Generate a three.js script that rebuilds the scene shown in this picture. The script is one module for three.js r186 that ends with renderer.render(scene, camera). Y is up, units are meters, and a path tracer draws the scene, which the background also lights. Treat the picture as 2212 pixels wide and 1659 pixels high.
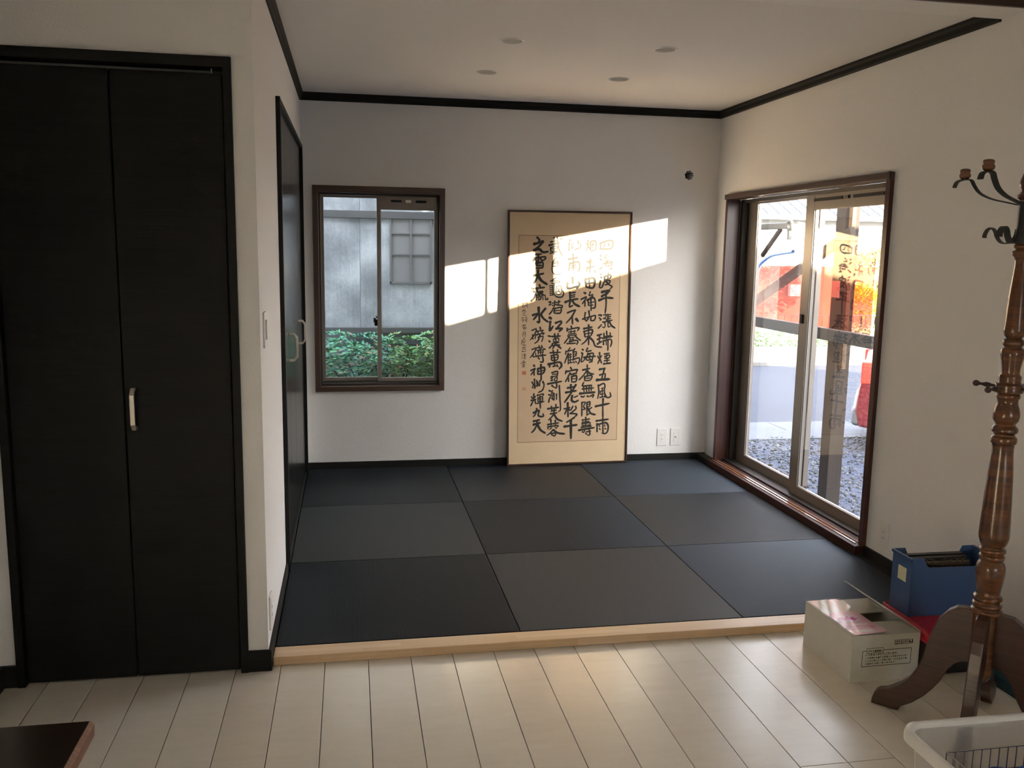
import * as THREE from 'three';
import { RoundedBoxGeometry } from 'three/addons/geometries/RoundedBoxGeometry.js';
import { mergeGeometries, toCreasedNormals } from 'three/addons/utils/BufferGeometryUtils.js';

// ---------------------------------------------------------------- camera, sky, sun, exposure
const scene = new THREE.Scene();
const T = 0.032;                                     // top of the tatami above the boarded floor (y = 0)
const camera = new THREE.PerspectiveCamera(46.99, 2212 / 1659, 0.05, 200);
camera.position.set(0.2783, 1.3944 + T, 5.5964);
camera.rotation.set(-0.1502, -0.182, 0.0162, 'YXZ');

const renderer = new THREE.WebGLRenderer({ antialias: true });
renderer.toneMapping = THREE.LinearToneMapping;
renderer.toneMappingExposure = 2.6;
renderer.shadowMap.enabled = true;

const sunDir = new THREE.Vector3(1, 0.188, 0.84).normalize();   // towards the low evening sun
{ // hazy evening sky: air only, paler towards the horizon, warmer round the sun
  const W = 256, H = 128, d = new Float32Array(W * H * 4), dir = new THREE.Vector3();
  for (let r = 0; r < H; r++) for (let c = 0; c < W; c++) {
    const up = ((r + 0.5) / H - 0.5) * Math.PI, az = ((c + 0.5) / W - 0.5) * 2 * Math.PI;
    dir.set(Math.cos(az) * Math.cos(up), Math.sin(up), Math.sin(az) * Math.cos(up));
    const h = Math.exp(-Math.max(0, dir.y) * 3.2), glow = Math.exp(-dir.angleTo(sunDir) * 1.9), i = (r * W + c) * 4;
    const zen = [0.82, 0.93, 1.10], hor = [1.10, 1.115, 1.11], g = [1.3, 0.98, 0.62];
    for (let k = 0; k < 3; k++) d[i + k] = zen[k] + (hor[k] - zen[k]) * h + g[k] * glow * 0.8;
    d[i + 3] = 1;
  }
  const t = new THREE.DataTexture(d, W, H, THREE.RGBAFormat, THREE.FloatType);
  t.mapping = THREE.EquirectangularReflectionMapping; t.magFilter = t.minFilter = THREE.LinearFilter; t.needsUpdate = true;
  scene.background = t; scene.environment = t;
  scene.backgroundIntensity = scene.environmentIntensity = 4.1;
}

const sun = new THREE.DirectionalLight(new THREE.Color(1.0, 0.84, 0.62), 30);
sun.name = 'sun';
sun.position.copy(sunDir).multiplyScalar(30).add(new THREE.Vector3(1, 1, 1));
sun.target.position.set(1, 1, 1);
sun.castShadow = true;
sun.shadow.mapSize.set(4096, 4096);
Object.assign(sun.shadow.camera, { left: -12, right: 12, top: 12, bottom: -12, near: 1, far: 60 });
scene.add(sun, sun.target);

// ---------------------------------------------------------------- helpers
let seed = 20240611;
const rnd = () => { seed = (seed + 0x6d2b79f5) | 0; let t = Math.imul(seed ^ (seed >>> 15), 1 | seed); t = (t + Math.imul(t ^ (t >>> 7), 61 | t)) ^ t; return ((t ^ (t >>> 14)) >>> 0) / 4294967296; };
const rr = (a, b) => a + (b - a) * rnd();
const taken = new Map();
function numbered(name) {
  const n = taken.get(name) ?? 0; taken.set(name, n + 1);
  return n ? name + '_' + String(n).padStart(3, '0') : name;
}
const shade = (o) => { o.traverse((m) => { if (m.isMesh) { m.castShadow = true; m.receiveShadow = true; } }); return o; };
// uv in metres, projected from the side that a face points to; turn = true swaps the two directions
function metreUV(g, turn = false, du = 0, dv = 0) {
  g = g.index ? g.toNonIndexed() : g;
  const p = g.attributes.position, n = g.attributes.normal, uv = new Float32Array(p.count * 2);
  for (let i = 0; i < p.count; i += 3) {
    let nx = 0, ny = 0, nz = 0;
    for (let k = 0; k < 3; k++) { nx += n.getX(i + k); ny += n.getY(i + k); nz += n.getZ(i + k); }
    nx = Math.abs(nx); ny = Math.abs(ny); nz = Math.abs(nz);
    for (let k = 0; k < 3; k++) {
      const x = p.getX(i + k), y = p.getY(i + k), z = p.getZ(i + k);
      let u, v;
      if (ny >= nx && ny >= nz) { u = x; v = z; } else if (nx >= nz) { u = z; v = y; } else { u = x; v = y; }
      if (turn) [u, v] = [v, u];
      uv[(i + k) * 2] = u + du; uv[(i + k) * 2 + 1] = v + dv;
    }
  }
  g.setAttribute('uv', new THREE.BufferAttribute(uv, 2));
  return g;
}
const clean = (g) => { const q = g.index ? g.toNonIndexed() : g; for (const k of Object.keys(q.attributes)) if (!['position', 'normal', 'uv'].includes(k)) q.deleteAttribute(k); return q; };
const join = (list) => mergeGeometries(list.map(clean));
// box between two corners, edges rounded by r
function bx(x0, x1, y0, y1, z0, z1, r = 0.0015) {
  const w = x1 - x0, h = y1 - y0, d = z1 - z0, rad = Math.min(r, w * 0.45, h * 0.45, d * 0.45);
  const g = r > 0 ? new RoundedBoxGeometry(w, h, d, 1, rad) : new THREE.BoxGeometry(w, h, d);
  g.translate((x0 + x1) / 2, (y0 + y1) / 2, (z0 + z1) / 2);
  return g;
}
function lathe(profile, seg = 40) { return new THREE.LatheGeometry(profile.map(([r, y]) => new THREE.Vector2(Math.max(r, 0), y)), seg); }
function tube(points, r, seg = 24, rad = 8, closed = false) {
  const c = new THREE.CatmullRomCurve3(points.map((p) => new THREE.Vector3(...p)), closed, 'centripetal');
  return new THREE.TubeGeometry(c, seg, r, rad, closed);
}
function prism(points, depth, bevel = 0) {             // outline in xy, extruded along z and centred on it
  const g = new THREE.ExtrudeGeometry(new THREE.Shape(points.map((p) => new THREE.Vector2(...p))), { depth: depth - 2 * bevel, bevelEnabled: bevel > 0, bevelSize: bevel, bevelThickness: bevel, bevelOffset: -bevel, bevelSegments: 2, curveSegments: 12 });
  g.translate(0, 0, -depth / 2 + bevel);
  return g;
}
// a named mesh; several geometries are joined into one
function part(name, geo, material, parent, opt = {}) {
  let g = Array.isArray(geo) ? join(geo) : geo;
  if (opt.uv !== false) g = metreUV(g, opt.turn, opt.du ?? 0, opt.dv ?? 0);
  const m = new THREE.Mesh(g, material); m.name = name;
  if (opt.label) m.userData.label = opt.label;
  if (opt.stuff) m.userData.kind = 'stuff';
  parent.add(m); return shade(m);
}
function tag(o, label, category, group, kind) {
  o.userData = { label, category }; if (group) o.userData.group = group; if (kind) o.userData.kind = kind;
  return o;
}
function thing(name, label, category, [x, y, z] = [0, 0, 0], turn = 0, group) {
  const o = new THREE.Group(); o.name = numbered(name); o.position.set(x, y, z); o.rotation.y = turn; scene.add(o);
  return tag(o, label, category, group);
}
function solo(name, geo, material, label, category, pos = [0, 0, 0], group, opt = {}) {
  const m = part(numbered(name), geo, material, scene, opt); m.position.set(...pos); return tag(m, label, category, group);
}
function struct(name, geo, material, label, category, opt = {}) {
  const m = part(numbered(name), geo, material, scene, opt); return tag(m, label, category, null, 'structure');
}
function structGroup(name, label, category) {
  const o = new THREE.Group(); o.name = numbered(name); scene.add(o); return tag(o, label, category, null, 'structure');
}
function dup(src, label, pos, turn) {
  const c = src.clone(); c.name = numbered(src.name.replace(/_\d{3}$/, '')); c.userData = { ...src.userData, label };
  c.position.set(...pos); if (turn !== undefined) c.rotation.y = turn; scene.add(c); return c;
}

// ---------------------------------------------------------------- procedural textures
function noiseField(n, cells, octaves = 4, stretchX = 1, stretchY = 1, gain = 0.5) {   // tileable value noise, 0..1
  const out = new Float32Array(n * n); let amp = 1, sum = 0;
  for (let o = 0; o < octaves; o++) {
    const cx = Math.max(1, Math.round(cells * stretchX * 2 ** o)), cy = Math.max(1, Math.round(cells * stretchY * 2 ** o));
    const lat = new Float32Array(cx * cy); for (let i = 0; i < lat.length; i++) lat[i] = rnd();
    for (let y = 0; y < n; y++) {
      const fy = (y / n) * cy, iy = Math.floor(fy), ty = fy - iy, sy = ty * ty * (3 - 2 * ty), y0 = (iy % cy) * cx, y1 = ((iy + 1) % cy) * cx;
      for (let x = 0; x < n; x++) {
        const fx = (x / n) * cx, ix = Math.floor(fx), tx = fx - ix, sx = tx * tx * (3 - 2 * tx), x0 = ix % cx, x1 = (ix + 1) % cx;
        const a = lat[y0 + x0] + (lat[y0 + x1] - lat[y0 + x0]) * sx, b = lat[y1 + x0] + (lat[y1 + x1] - lat[y1 + x0]) * sx;
        out[y * n + x] += amp * (a + (b - a) * sy);
      }
    }
    sum += amp; amp *= gain;
  }
  for (let i = 0; i < out.length; i++) out[i] /= sum;
  return out;
}
function texture(n, fn, srgb, metres = 1, my = metres) {      // fn(i, x, y) -> [r, g, b] 0..255, one tile covers metres x my
  const d = new Uint8Array(n * n * 4);
  for (let y = 0, i = 0; y < n; y++) for (let x = 0; x < n; x++, i++) {
    const c = fn(i, x, y); d[i * 4] = c[0]; d[i * 4 + 1] = c[1]; d[i * 4 + 2] = c[2]; d[i * 4 + 3] = 255;
  }
  const t = new THREE.DataTexture(d, n, n); t.wrapS = t.wrapT = THREE.RepeatWrapping; t.magFilter = THREE.LinearFilter; t.minFilter = THREE.LinearMipmapLinearFilter; t.generateMipmaps = true;
  t.repeat.set(1 / metres, 1 / my); if (srgb) t.colorSpace = THREE.SRGBColorSpace; t.needsUpdate = true; return t;
}
const grey = (f, lo = 0, hi = 255) => (i) => { const v = lo + (hi - lo) * f[i]; return [v, v, v]; };
const mixc = (a, b, t) => [0, 1, 2].map((k) => Math.max(0, Math.min(255, a[k] + (b[k] - a[k]) * t)));
function canvasTex(w, h, draw) {
  const c = document.createElement('canvas'); c.width = w; c.height = h; draw(c.getContext('2d'), w, h);
  const t = new THREE.CanvasTexture(c); t.colorSpace = THREE.SRGBColorSpace; t.anisotropy = 8; return t;
}
const std = (o) => new THREE.MeshStandardMaterial(o), phy = (o) => new THREE.MeshPhysicalMaterial(o);

const fineNoise = noiseField(512, 90, 3), softNoise = noiseField(512, 5, 5), grainX = noiseField(512, 3, 6, 1, 26, 0.62), grainFine = noiseField(512, 6, 5, 1, 40, 0.7);
const wallBump = texture(512, grey(fineNoise), false, 0.45);
const softBump = texture(512, grey(softNoise), false, 0.6);
const woodColor = (a, b, metres, my, contrast = 1.6) => texture(512, (i) => mixc(a, b, Math.max(0, Math.min(1, 0.5 + ((grainX[i] * 0.65 + grainFine[i] * 0.35) - 0.5) * contrast * 2))), true, metres, my);
const grainBump = texture(512, (i) => { const v = 255 * (grainX[i] * 0.4 + grainFine[i] * 0.6); return [v, v, v]; }, false, 0.9, 0.35);

const M = {
  wall: std({ color: new THREE.Color(0.83, 0.82, 0.795), roughness: 0.92, bumpMap: wallBump, bumpScale: 0.0007 }),
  ceiling: std({ color: new THREE.Color(0.79, 0.78, 0.755), roughness: 0.95, bumpMap: wallBump, bumpScale: 0.0007 }),
  hidden: std({ color: new THREE.Color(0.45, 0.43, 0.4), roughness: 0.95 }),
  black: phy({ map: woodColor([14, 15, 15], [23, 23, 22], 1.1, 0.30), roughness: 0.5, bumpMap: grainBump, bumpScale: 0.0004, specularIntensity: 0.5 }),
  blackGloss: phy({ map: woodColor([15, 16, 16], [24, 24, 23], 1.1, 0.30), roughness: 0.22, specularIntensity: 0.8 }),
  trim: phy({ map: woodColor([22, 23, 21], [36, 35, 31], 1.1, 0.30), roughness: 0.7, specularIntensity: 0.5 }),
  brownTrim: phy({ map: woodColor([44, 28, 22], [70, 46, 34], 1.0, 0.2), roughness: 0.45 }),
  casing: phy({ map: woodColor([60, 42, 32], [94, 69, 54], 0.9, 0.16), roughness: 0.32, bumpMap: grainBump, bumpScale: 0.0003 }),
  casingRed: phy({ map: woodColor([52, 27, 22], [86, 46, 37], 0.9, 0.16), roughness: 0.28, bumpMap: grainBump, bumpScale: 0.0003 }),
  sillWood: phy({ map: woodColor([46, 25, 20], [74, 42, 34], 0.9, 0.16), roughness: 0.6, specularIntensity: 0.5 }),
  runner: phy({ map: woodColor([120, 76, 48], [168, 114, 76], 0.9, 0.1), roughness: 0.18, clearcoat: 0.6, clearcoatRoughness: 0.1 }),
  bronze: phy({ color: new THREE.Color(0.22, 0.195, 0.17), metalness: 0.6, roughness: 0.4 }),
  bronzeDark: phy({ color: new THREE.Color(0.055, 0.048, 0.042), metalness: 0.5, roughness: 0.42 }),
  gasket: std({ color: new THREE.Color(0.36, 0.34, 0.31), roughness: 0.6 }),
  glass: phy({ color: 0xffffff, transmission: 1, thickness: 0, roughness: 0, ior: 1.5 }),
  white: std({ color: new THREE.Color(0.78, 0.765, 0.73), roughness: 0.35 }),
  whiteDim: std({ color: new THREE.Color(0.5, 0.49, 0.46), roughness: 0.5 }),
  lampOff: std({ color: new THREE.Color(0.16, 0.15, 0.13), roughness: 0.4 }),
  dark: std({ color: new THREE.Color(0.02, 0.02, 0.02), roughness: 0.7 }),
  steel: phy({ color: new THREE.Color(0.62, 0.60, 0.56), metalness: 1, roughness: 0.28 }),
  nickel: phy({ color: new THREE.Color(0.66, 0.62, 0.55), metalness: 0.85, roughness: 0.4 }),
  iron: phy({ color: new THREE.Color(0.05, 0.052, 0.05), metalness: 0.6, roughness: 0.5 }),
};

// ---------------------------------------------------------------- floor of the main room: boards laid towards the tatami area
const planks = structGroup('floor', 'pale maple board floor with thin dark joints in front of the tatami platform', 'floor');
{
  part('subfloor', bx(-0.9, 2.72, -0.12, -0.014, -0.02, 7.7, 0), M.hidden, planks, { label: 'dark board under the joints' });
  const tone = [[[234, 226, 211], [224, 215, 199]], [[236, 229, 215], [227, 219, 203]], [[232, 223, 208], [222, 212, 196]]]
    .map(([a, b]) => phy({ map: woodColor(a, b, 0.35, 2.4, 0.8), roughness: 0.24, bumpMap: softBump, bumpScale: 0.00012, specularIntensity: 0.7 }));
  const pitch = 0.148, gap = 0.0022;
  for (let i = -6; i < 18; i++) {
    const x0 = Math.max(0.030 + pitch * i + gap / 2, -0.86), x1 = Math.min(0.030 + pitch * (i + 1) - gap / 2, 2.69);
    if (x1 - x0 < 0.01) continue;
    const pair = Math.floor(i / 2), cut = i === 10 || i === 11 ? 3.482 : 4.1 + ((pair * 0.71 + 9) % 1.7);
    for (const [z0, z1] of [[2.6, cut - gap / 2], [cut + gap / 2, 7.62]])
      part('plank', bx(x0, x1, -0.0141, 0, z0, z1, 0.0007), tone[(i + 9 + (z0 > 3 ? 1 : 0)) % 3], planks, { turn: false, du: rr(0, 3), dv: rr(0, 3) });
  }
}

// ---------------------------------------------------------------- walls, ceiling
const LAMPS = [[0.991, 0.868], [1.703, 0.865], [0.991, 1.585], [1.699, 1.593]];
const CH = 2.3075 + T, XR = 2.665, ZB = -0.01, ZM = 7.62, XL = -0.845;
// ceiling panel over both rooms and the soffit between them
{
  const sh = new THREE.Shape([[XL - 0.2, ZB - 0.17], [XR + 0.15, ZB - 0.17], [XR + 0.15, ZM + 0.17], [XL - 0.2, ZM + 0.17]].map((p) => new THREE.Vector2(...p)));
  for (const [x, z] of LAMPS) sh.holes.push(new THREE.Path().absarc(x, z, 0.0475, 0, Math.PI * 2, true));
  const g = new THREE.ExtrudeGeometry(sh, { depth: 0.12, bevelEnabled: false, curveSegments: 24 }); g.rotateX(Math.PI / 2); g.translate(0, CH + 0.12, 0);
  struct('ceiling', g, M.ceiling, 'off-white papered ceiling above the tatami area', 'ceiling');
  struct('roof', bx(XL - 0.5, XR + 0.35, CH + 0.121, CH + 0.2, ZB - 0.85, ZM + 0.5, 0), M.hidden, 'roof deck with shallow eaves above the ceiling', 'roof');
}
struct('wall_header', bx(-0.01, XR + 0.1, 2.27 + T, CH + 0.05, 2.534, 2.672, 0.002), M.wall, 'narrow white soffit between tatami area and boarded room', 'wall');
{
  const sh = new THREE.Shape([[-0.95, -0.12], [XR + 0.15, -0.12], [XR + 0.15, CH + 0.06], [-0.95, CH + 0.06]].map((p) => new THREE.Vector2(...p)));
  const hole = (pts) => sh.holes.push(new THREE.Path(pts.map((p) => new THREE.Vector2(...p))));
  hole([[0.066, 0.506 + T], [0.066, 1.759 + T], [0.857, 1.759 + T], [0.857, 0.506 + T]]);
  hole(Array.from({ length: 22 }, (_, i) => { const a = -i / 22 * Math.PI * 2, r = 0.0295 + 0.0022 * Math.sin(i * 2.3) + 0.0015 * Math.cos(i * 4.1); return [2.464 + r * Math.cos(a), 1.897 + T + r * Math.sin(a)]; }));
  const g = new THREE.ExtrudeGeometry(sh, { depth: 0.16, bevelEnabled: false }); g.translate(0, 0, ZB - 0.16);
  const w = struct('wall_back', g, M.wall, 'white papered back wall of the tatami area', 'wall');
  const c = lathe([[0.031, 0], [0.031, -0.10], [0, -0.10]], 24); c.rotateX(Math.PI / 2); c.translate(2.464, 1.897 + T, ZB - 0.02);
  part('pipe_hole', c, std({ color: new THREE.Color(0.012, 0.012, 0.011), roughness: 0.9, side: THREE.DoubleSide }), w, { uv: false, label: 'dark round pipe hole cut near the corner' });
}
struct('wall_right', [
  bx(XR, XR + 0.15, -0.12, CH + 0.06, ZB - 0.01, 0.200, 0), bx(XR, XR + 0.15, -0.12, CH + 0.06, 1.920, ZM + 0.17, 0),
  bx(XR, XR + 0.15, -0.12, 0.005 + T, 0.200, 1.920, 0), bx(XR, XR + 0.15, 1.748 + T, CH + 0.06, 0.200, 1.920, 0),
], M.wall, 'white papered wall with the sliding glass door', 'wall');
struct('wall_left', [
  bx(-0.12, -0.008, -0.12, CH + 0.06, ZB - 0.01, 0.115, 0), bx(-0.12, -0.008, -0.12, CH + 0.06, 1.80, 2.5505, 0),
  bx(-0.12, -0.008, 1.985 + T, CH + 0.06, 0.115, 1.80, 0), bx(-0.16, -0.10, -0.12, 2.1, 0.1, 1.82, 0),
], M.wall, 'white papered wall beside the black folding doors', 'wall');
struct('wall_closet', [
  bx(XL - 0.05, -0.782, -0.12, CH + 0.06, 2.55, 2.668, 0), bx(-0.088, -0.008, -0.12, CH + 0.06, 2.55, 2.668, 0),
  bx(-0.782, -0.088, 1.945 + T, CH + 0.06, 2.55, 2.668, 0), bx(-0.80, -0.07, -0.12, 2.02, 2.48, 2.55, 0),
], M.wall, 'white papered wall around the black closet doors', 'wall');
struct('wall_side', bx(XL - 0.12, XL, -0.12, CH + 0.06, 2.55, ZM + 0.17, 0), M.wall, 'white papered side wall next to the closet', 'wall');
const W3 = [1.72, 2.55, 0.6, 1.45];
struct('wall_rear', [
  bx(XL - 0.12, W3[0], -0.12, CH + 0.06, ZM, ZM + 0.15, 0), bx(W3[1], XR + 0.15, -0.12, CH + 0.06, ZM, ZM + 0.15, 0),
  bx(W3[0], W3[1], -0.12, W3[2], ZM, ZM + 0.15, 0), bx(W3[0], W3[1], W3[3], CH + 0.06, ZM, ZM + 0.15, 0),
], M.wall, 'white papered wall opposite the tatami area', 'wall');
{ // window of the boarded room, opposite the tatami area
  const w = structGroup('window_3', 'plain window in the wall opposite the tatami area', 'window');
  const z0 = ZM + 0.03, z1 = ZM + 0.1, [x0, x1, y0, y1] = W3, xm = (x0 + x1) / 2;
  part('frame', [bx(x0, x1, y0, y0 + 0.04, z0, z1), bx(x0, x1, y1 - 0.04, y1, z0, z1), bx(x0, x0 + 0.04, y0, y1, z0, z1), bx(x1 - 0.04, x1, y0, y1, z0, z1), bx(xm - 0.02, xm + 0.02, y0, y1, z0, z1)], M.bronze, w);
  for (const [a, b] of [[x0 + 0.04, xm - 0.02], [xm + 0.02, x1 - 0.04]]) part('glass_pane', bx(a, b, y0 + 0.04, y1 - 0.04, ZM + 0.062, ZM + 0.065, 0), M.glass, w, { uv: false });
}
struct('floor_base', bx(-1.0, XR + 0.15, -0.16, -0.121, ZB - 0.16, ZM + 0.15, 0), M.hidden, 'concealed base slab under the floors', 'floor');

// crown mouldings (dark, stepped) and baseboards
const crownProfile = (s) => [[0, 0], [0, -0.046], [s * 0.008, -0.046], [s * 0.014, -0.040], [s * 0.014, -0.022], [s * 0.022, -0.012], [s * 0.022, 0]];
const alongX = (pts, x0, x1, y, z) => { const g = prism(pts, x1 - x0); g.rotateY(Math.PI / 2); g.translate((x0 + x1) / 2, y, z); return g; };   // outline x becomes -z
const alongZ = (pts, z0, z1, x, y) => { const g = prism(pts, z1 - z0); g.translate(x, y, (z0 + z1) / 2); return g; };
struct('trim_1', alongX(crownProfile(-1), -0.008, XR, CH, ZB), M.trim, 'dark crown moulding along the back wall', 'moulding', { turn: false });
struct('trim_2', alongZ(crownProfile(1), ZB, 2.534, -0.008, CH), M.trim, 'dark crown moulding above the black folding doors', 'moulding');
struct('trim_3', alongZ(crownProfile(-1), ZB, 2.534, XR, CH), M.trim, 'dark crown moulding above the sliding glass door', 'moulding');
struct('trim_4', bx(-0.01, XR, 2.272 + T, CH + 0.001, 2.672, 2.69, 0.003), M.brownTrim, 'dark brown moulding on the near face of the soffit', 'moulding');
const bbH = 0.042;
struct('baseboard_back', [bx(-0.008, XR, 0.0, bbH + T, ZB, 0.0, 0.002)], M.trim, 'black baseboard along the back wall', 'baseboard');
struct('baseboard_right', [bx(XR - 0.06, XR, 0.0, 0.036 + T, 0.0, 0.178, 0.002), bx(XR - 0.012, XR, 0, 0.04 + T, 1.945, ZM, 0.002)], M.trim, 'black baseboard along the wall with the glass door', 'baseboard');
struct('baseboard_left', [bx(-0.008, 0.002, 0, bbH + T, 0.0, 0.095, 0.002), bx(-0.008, 0.002, 0, bbH + T, 1.822, 2.676, 0.002)], M.trim, 'black baseboard beside the black folding doors', 'baseboard');
struct('baseboard_closet', [bx(-0.075, 0.002, 0, bbH + T, 2.666, 2.678, 0.002), bx(XL, -0.79, 0, bbH + T, 2.666, 2.678, 0.002)], M.trim, 'black baseboard beside the closet doors', 'baseboard');
struct('baseboard_side', bx(XL, XL + 0.012, 0, bbH + T, 2.67, ZM, 0.002), M.trim, 'black baseboard along the side wall', 'baseboard');
struct('baseboard_rear', bx(XL, XR, 0, bbH + T, ZM - 0.012, ZM, 0.002), M.trim, 'black baseboard opposite the tatami area', 'baseboard');

// ---------------------------------------------------------------- tatami platform: sill board, nine mats
{
  const lam = canvasTex(2048, 256, (g, w, h) => {          // laminated rubberwood: staves with finger joints, 2.7 m x 0.12 m
    const img = g.createImageData(w, h), d = img.data, rows = 4, staves = [];
    for (let r = 0; r < rows; r++) { let x = -rr(0, 300); const list = []; while (x < w) { const l = rr(180, 460); list.push([x, x + l, rr(-1, 1), rnd()]); x += l; } staves.push(list); }
    for (let y = 0; y < h; y++) for (let x = 0; x < w; x++) {
      const r = Math.min(rows - 1, Math.floor((y / h) * rows)), s = staves[r].find((q) => x >= q[0] && x < q[1]) ?? staves[r][0];
      const gr = grainX[((Math.floor(y * 2.1 + s[3] * 500)) % 512) * 512 + (Math.floor(x * 0.25 + s[3] * 400) % 512)], t = 0.5 + (gr - 0.5) * 1.1 + s[2] * 0.22;
      const c = mixc([232, 204, 168], [206, 168, 124], t), i = (y * w + x) * 4; d[i] = c[0]; d[i + 1] = c[1]; d[i + 2] = c[2]; d[i + 3] = 255;
    }
    g.putImageData(img, 0, 0);
  });
  lam.wrapS = lam.wrapT = THREE.RepeatWrapping; lam.repeat.set(1 / 2.7, 1 / 0.11);
  struct('trim_5', bx(0.003, XR - 0.013, 0, T - 0.0005, 2.560, 2.642, 0.003), phy({ map: lam, roughness: 0.42 }), 'pale laminated wood sill along the front of the tatami', 'sill');

  // woven rush: ribs across v, fine twist along them
  const N = 512, ribs = 40;
  const weave = texture(N, (i, x, y) => {
    const rib = Math.abs(Math.sin((y / N) * Math.PI * ribs)), tw = 0.5 + 0.5 * Math.sin((x / N) * Math.PI * 2 * 90 + (Math.floor((y / N) * ribs) % 2) * Math.PI);
    const v = 255 * (0.72 * Math.sqrt(rib) + 0.18 * tw * rib + 0.1 * fineNoise[i]); return [v, v, v];
  }, false, 0.24);
  const weaveCol = texture(N, (i, x, y) => {
    const k = 0.55 * grainFine[i] + 0.45 * fineNoise[i]; return mixc([20, 23, 27], [33, 37, 43], k);
  }, true, 0.24);
  const mat = phy({ map: weaveCol, bumpMap: weave, bumpScale: 0.0009, roughness: 0.55, anisotropy: 0.9, specularIntensity: 0.85, specularColor: new THREE.Color(0.74, 0.87, 1.0) });
  const gx = [0.004, 0.8837, 1.7637, 2.602], gz = [0.002, 0.837, 1.711, 2.558], g = 0.0016;
  const names = [
    ['against the back wall under the small window', 'against the back wall under the framed calligraphy', 'in the corner between back wall and glass door'],
    ['in the middle of the row by the black folding doors', 'in the very middle of the nine mats', 'in the middle of the row along the glass door'],
    ['at the wood sill, beside the wall outlet and white corner', 'at the wood sill, middle of the front row', 'at the wood sill behind the cardboard box'],
  ];
  for (let j = 0; j < 3; j++) for (let i = 0; i < 3; i++) {
    const m = solo('tatami_mat', bx(-(gx[i + 1] - gx[i]) / 2 + g, (gx[i + 1] - gx[i]) / 2 - g, 0, T, -(gz[j + 1] - gz[j]) / 2 + g, (gz[j + 1] - gz[j]) / 2 - g, 0.0025),
      mat, 'square black edgeless tatami mat ' + names[j][i], 'tatami mat', [(gx[i] + gx[i + 1]) / 2, 0, (gz[j] + gz[j + 1]) / 2], 'tatami mats of the raised area', { turn: (i + j) % 2 === 0 });
  }
  struct('trim_6', bx(2.602, XR, 0, T - 0.002, 1.95, 2.560, 0.001), M.trim, 'dark filler strip between the mats and the wall', 'strip');
}

// ---------------------------------------------------------------- window_1: small sliding window in the back wall
{
  const w = structGroup('window_1', 'small sliding window in a brown wooden frame on the back wall', 'window');
  const x0 = 0.058, x1 = 0.865, y0 = 0.498 + T, y1 = 1.767 + T, c = 0.032, zf = 0.012, zi = -0.06;
  part('casing_board', bx(x0, x1, y1 - 0.040, y1, zi, zf, 0.002), M.casing, w, { label: 'brown wooden head board' });
  part('casing_board', bx(x0, x1, y0, y0 + c, zi, zf, 0.002), M.casing, w, { label: 'brown wooden sill board' });
  part('casing_board', bx(x0, x0 + c, y0 + c, y1 - 0.04, zi, zf - 0.001, 0.002), M.casing, w, { turn: true });
  part('casing_board', bx(x1 - c, x1, y0 + c, y1 - 0.04, zi, zf - 0.001, 0.002), M.casing, w, { turn: true });
  const fx0 = x0 + c, fx1 = x1 - c, fy0 = y0 + c, fy1 = y1 - 0.04;
  part('metal_frame', [bx(fx0, fx1, fy0, fy0 + 0.014, -0.165, zi + 0.02), bx(fx0, fx1, fy1 - 0.012, fy1, -0.165, zi + 0.02), bx(fx0, fx0 + 0.012, fy0, fy1, -0.165, zi + 0.02), bx(fx1 - 0.012, fx1, fy0, fy1, -0.165, zi + 0.02), bx(fx0, fx1, fy0 + 0.014, fy0 + 0.02, -0.104, -0.100), bx(fx0, fx1, fy0 + 0.014, fy0 + 0.02, -0.068, -0.064)], M.bronzeDark, w);
  const sash = (a, b, z, top, label) => {
    const s = part('sash', [bx(a, a + 0.022, fy0 + 0.016, fy1 - 0.008, z - 0.014, z + 0.014), bx(b - 0.022, b, fy0 + 0.016, fy1 - 0.008, z - 0.014, z + 0.014), bx(a, b, fy0 + 0.016, fy0 + 0.042, z - 0.014, z + 0.013), bx(a, b, fy1 - 0.008 - top, fy1 - 0.008, z - 0.014, z + 0.013)], M.bronze, w, { label });
    part('glass_pane', bx(a + 0.02, b - 0.02, fy0 + 0.04, fy1 - 0.006 - top, z - 0.0025, z + 0.0005, 0), M.glass, s, { uv: false });
    return s;
  };
  sash(fx0 + 0.008, 0.474, -0.122, 0.016, 'left sliding sash behind the other one');
  const s2 = sash(0.446, fx1 - 0.006, -0.086, 0.086, 'right sliding sash with a ventilation bar');
  part('vent_slot', [bx(0.535, 0.60, fy1 - 0.047, fy1 - 0.034, -0.073, -0.0705), bx(0.69, 0.755, fy1 - 0.049, fy1 - 0.034, -0.073, -0.0705)], M.dark, s2);
  part('vent_slider', bx(0.625, 0.66, fy1 - 0.05, fy1 - 0.032, -0.073, -0.069), M.steel, s2, { label: 'small metal slider of the vent' });
  part('latch', [bx(0.428, 0.45, 0.905 + T, 0.945 + T, -0.100, -0.078, 0.003), bx(0.422, 0.437, 0.925 + T, 0.955 + T, -0.098, -0.082, 0.003), bx(0.436, 0.447, 0.955 + T, 0.965 + T, -0.098, -0.085, 0.002)], M.dark, s2, { label: 'black crescent latch' });
}

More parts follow.
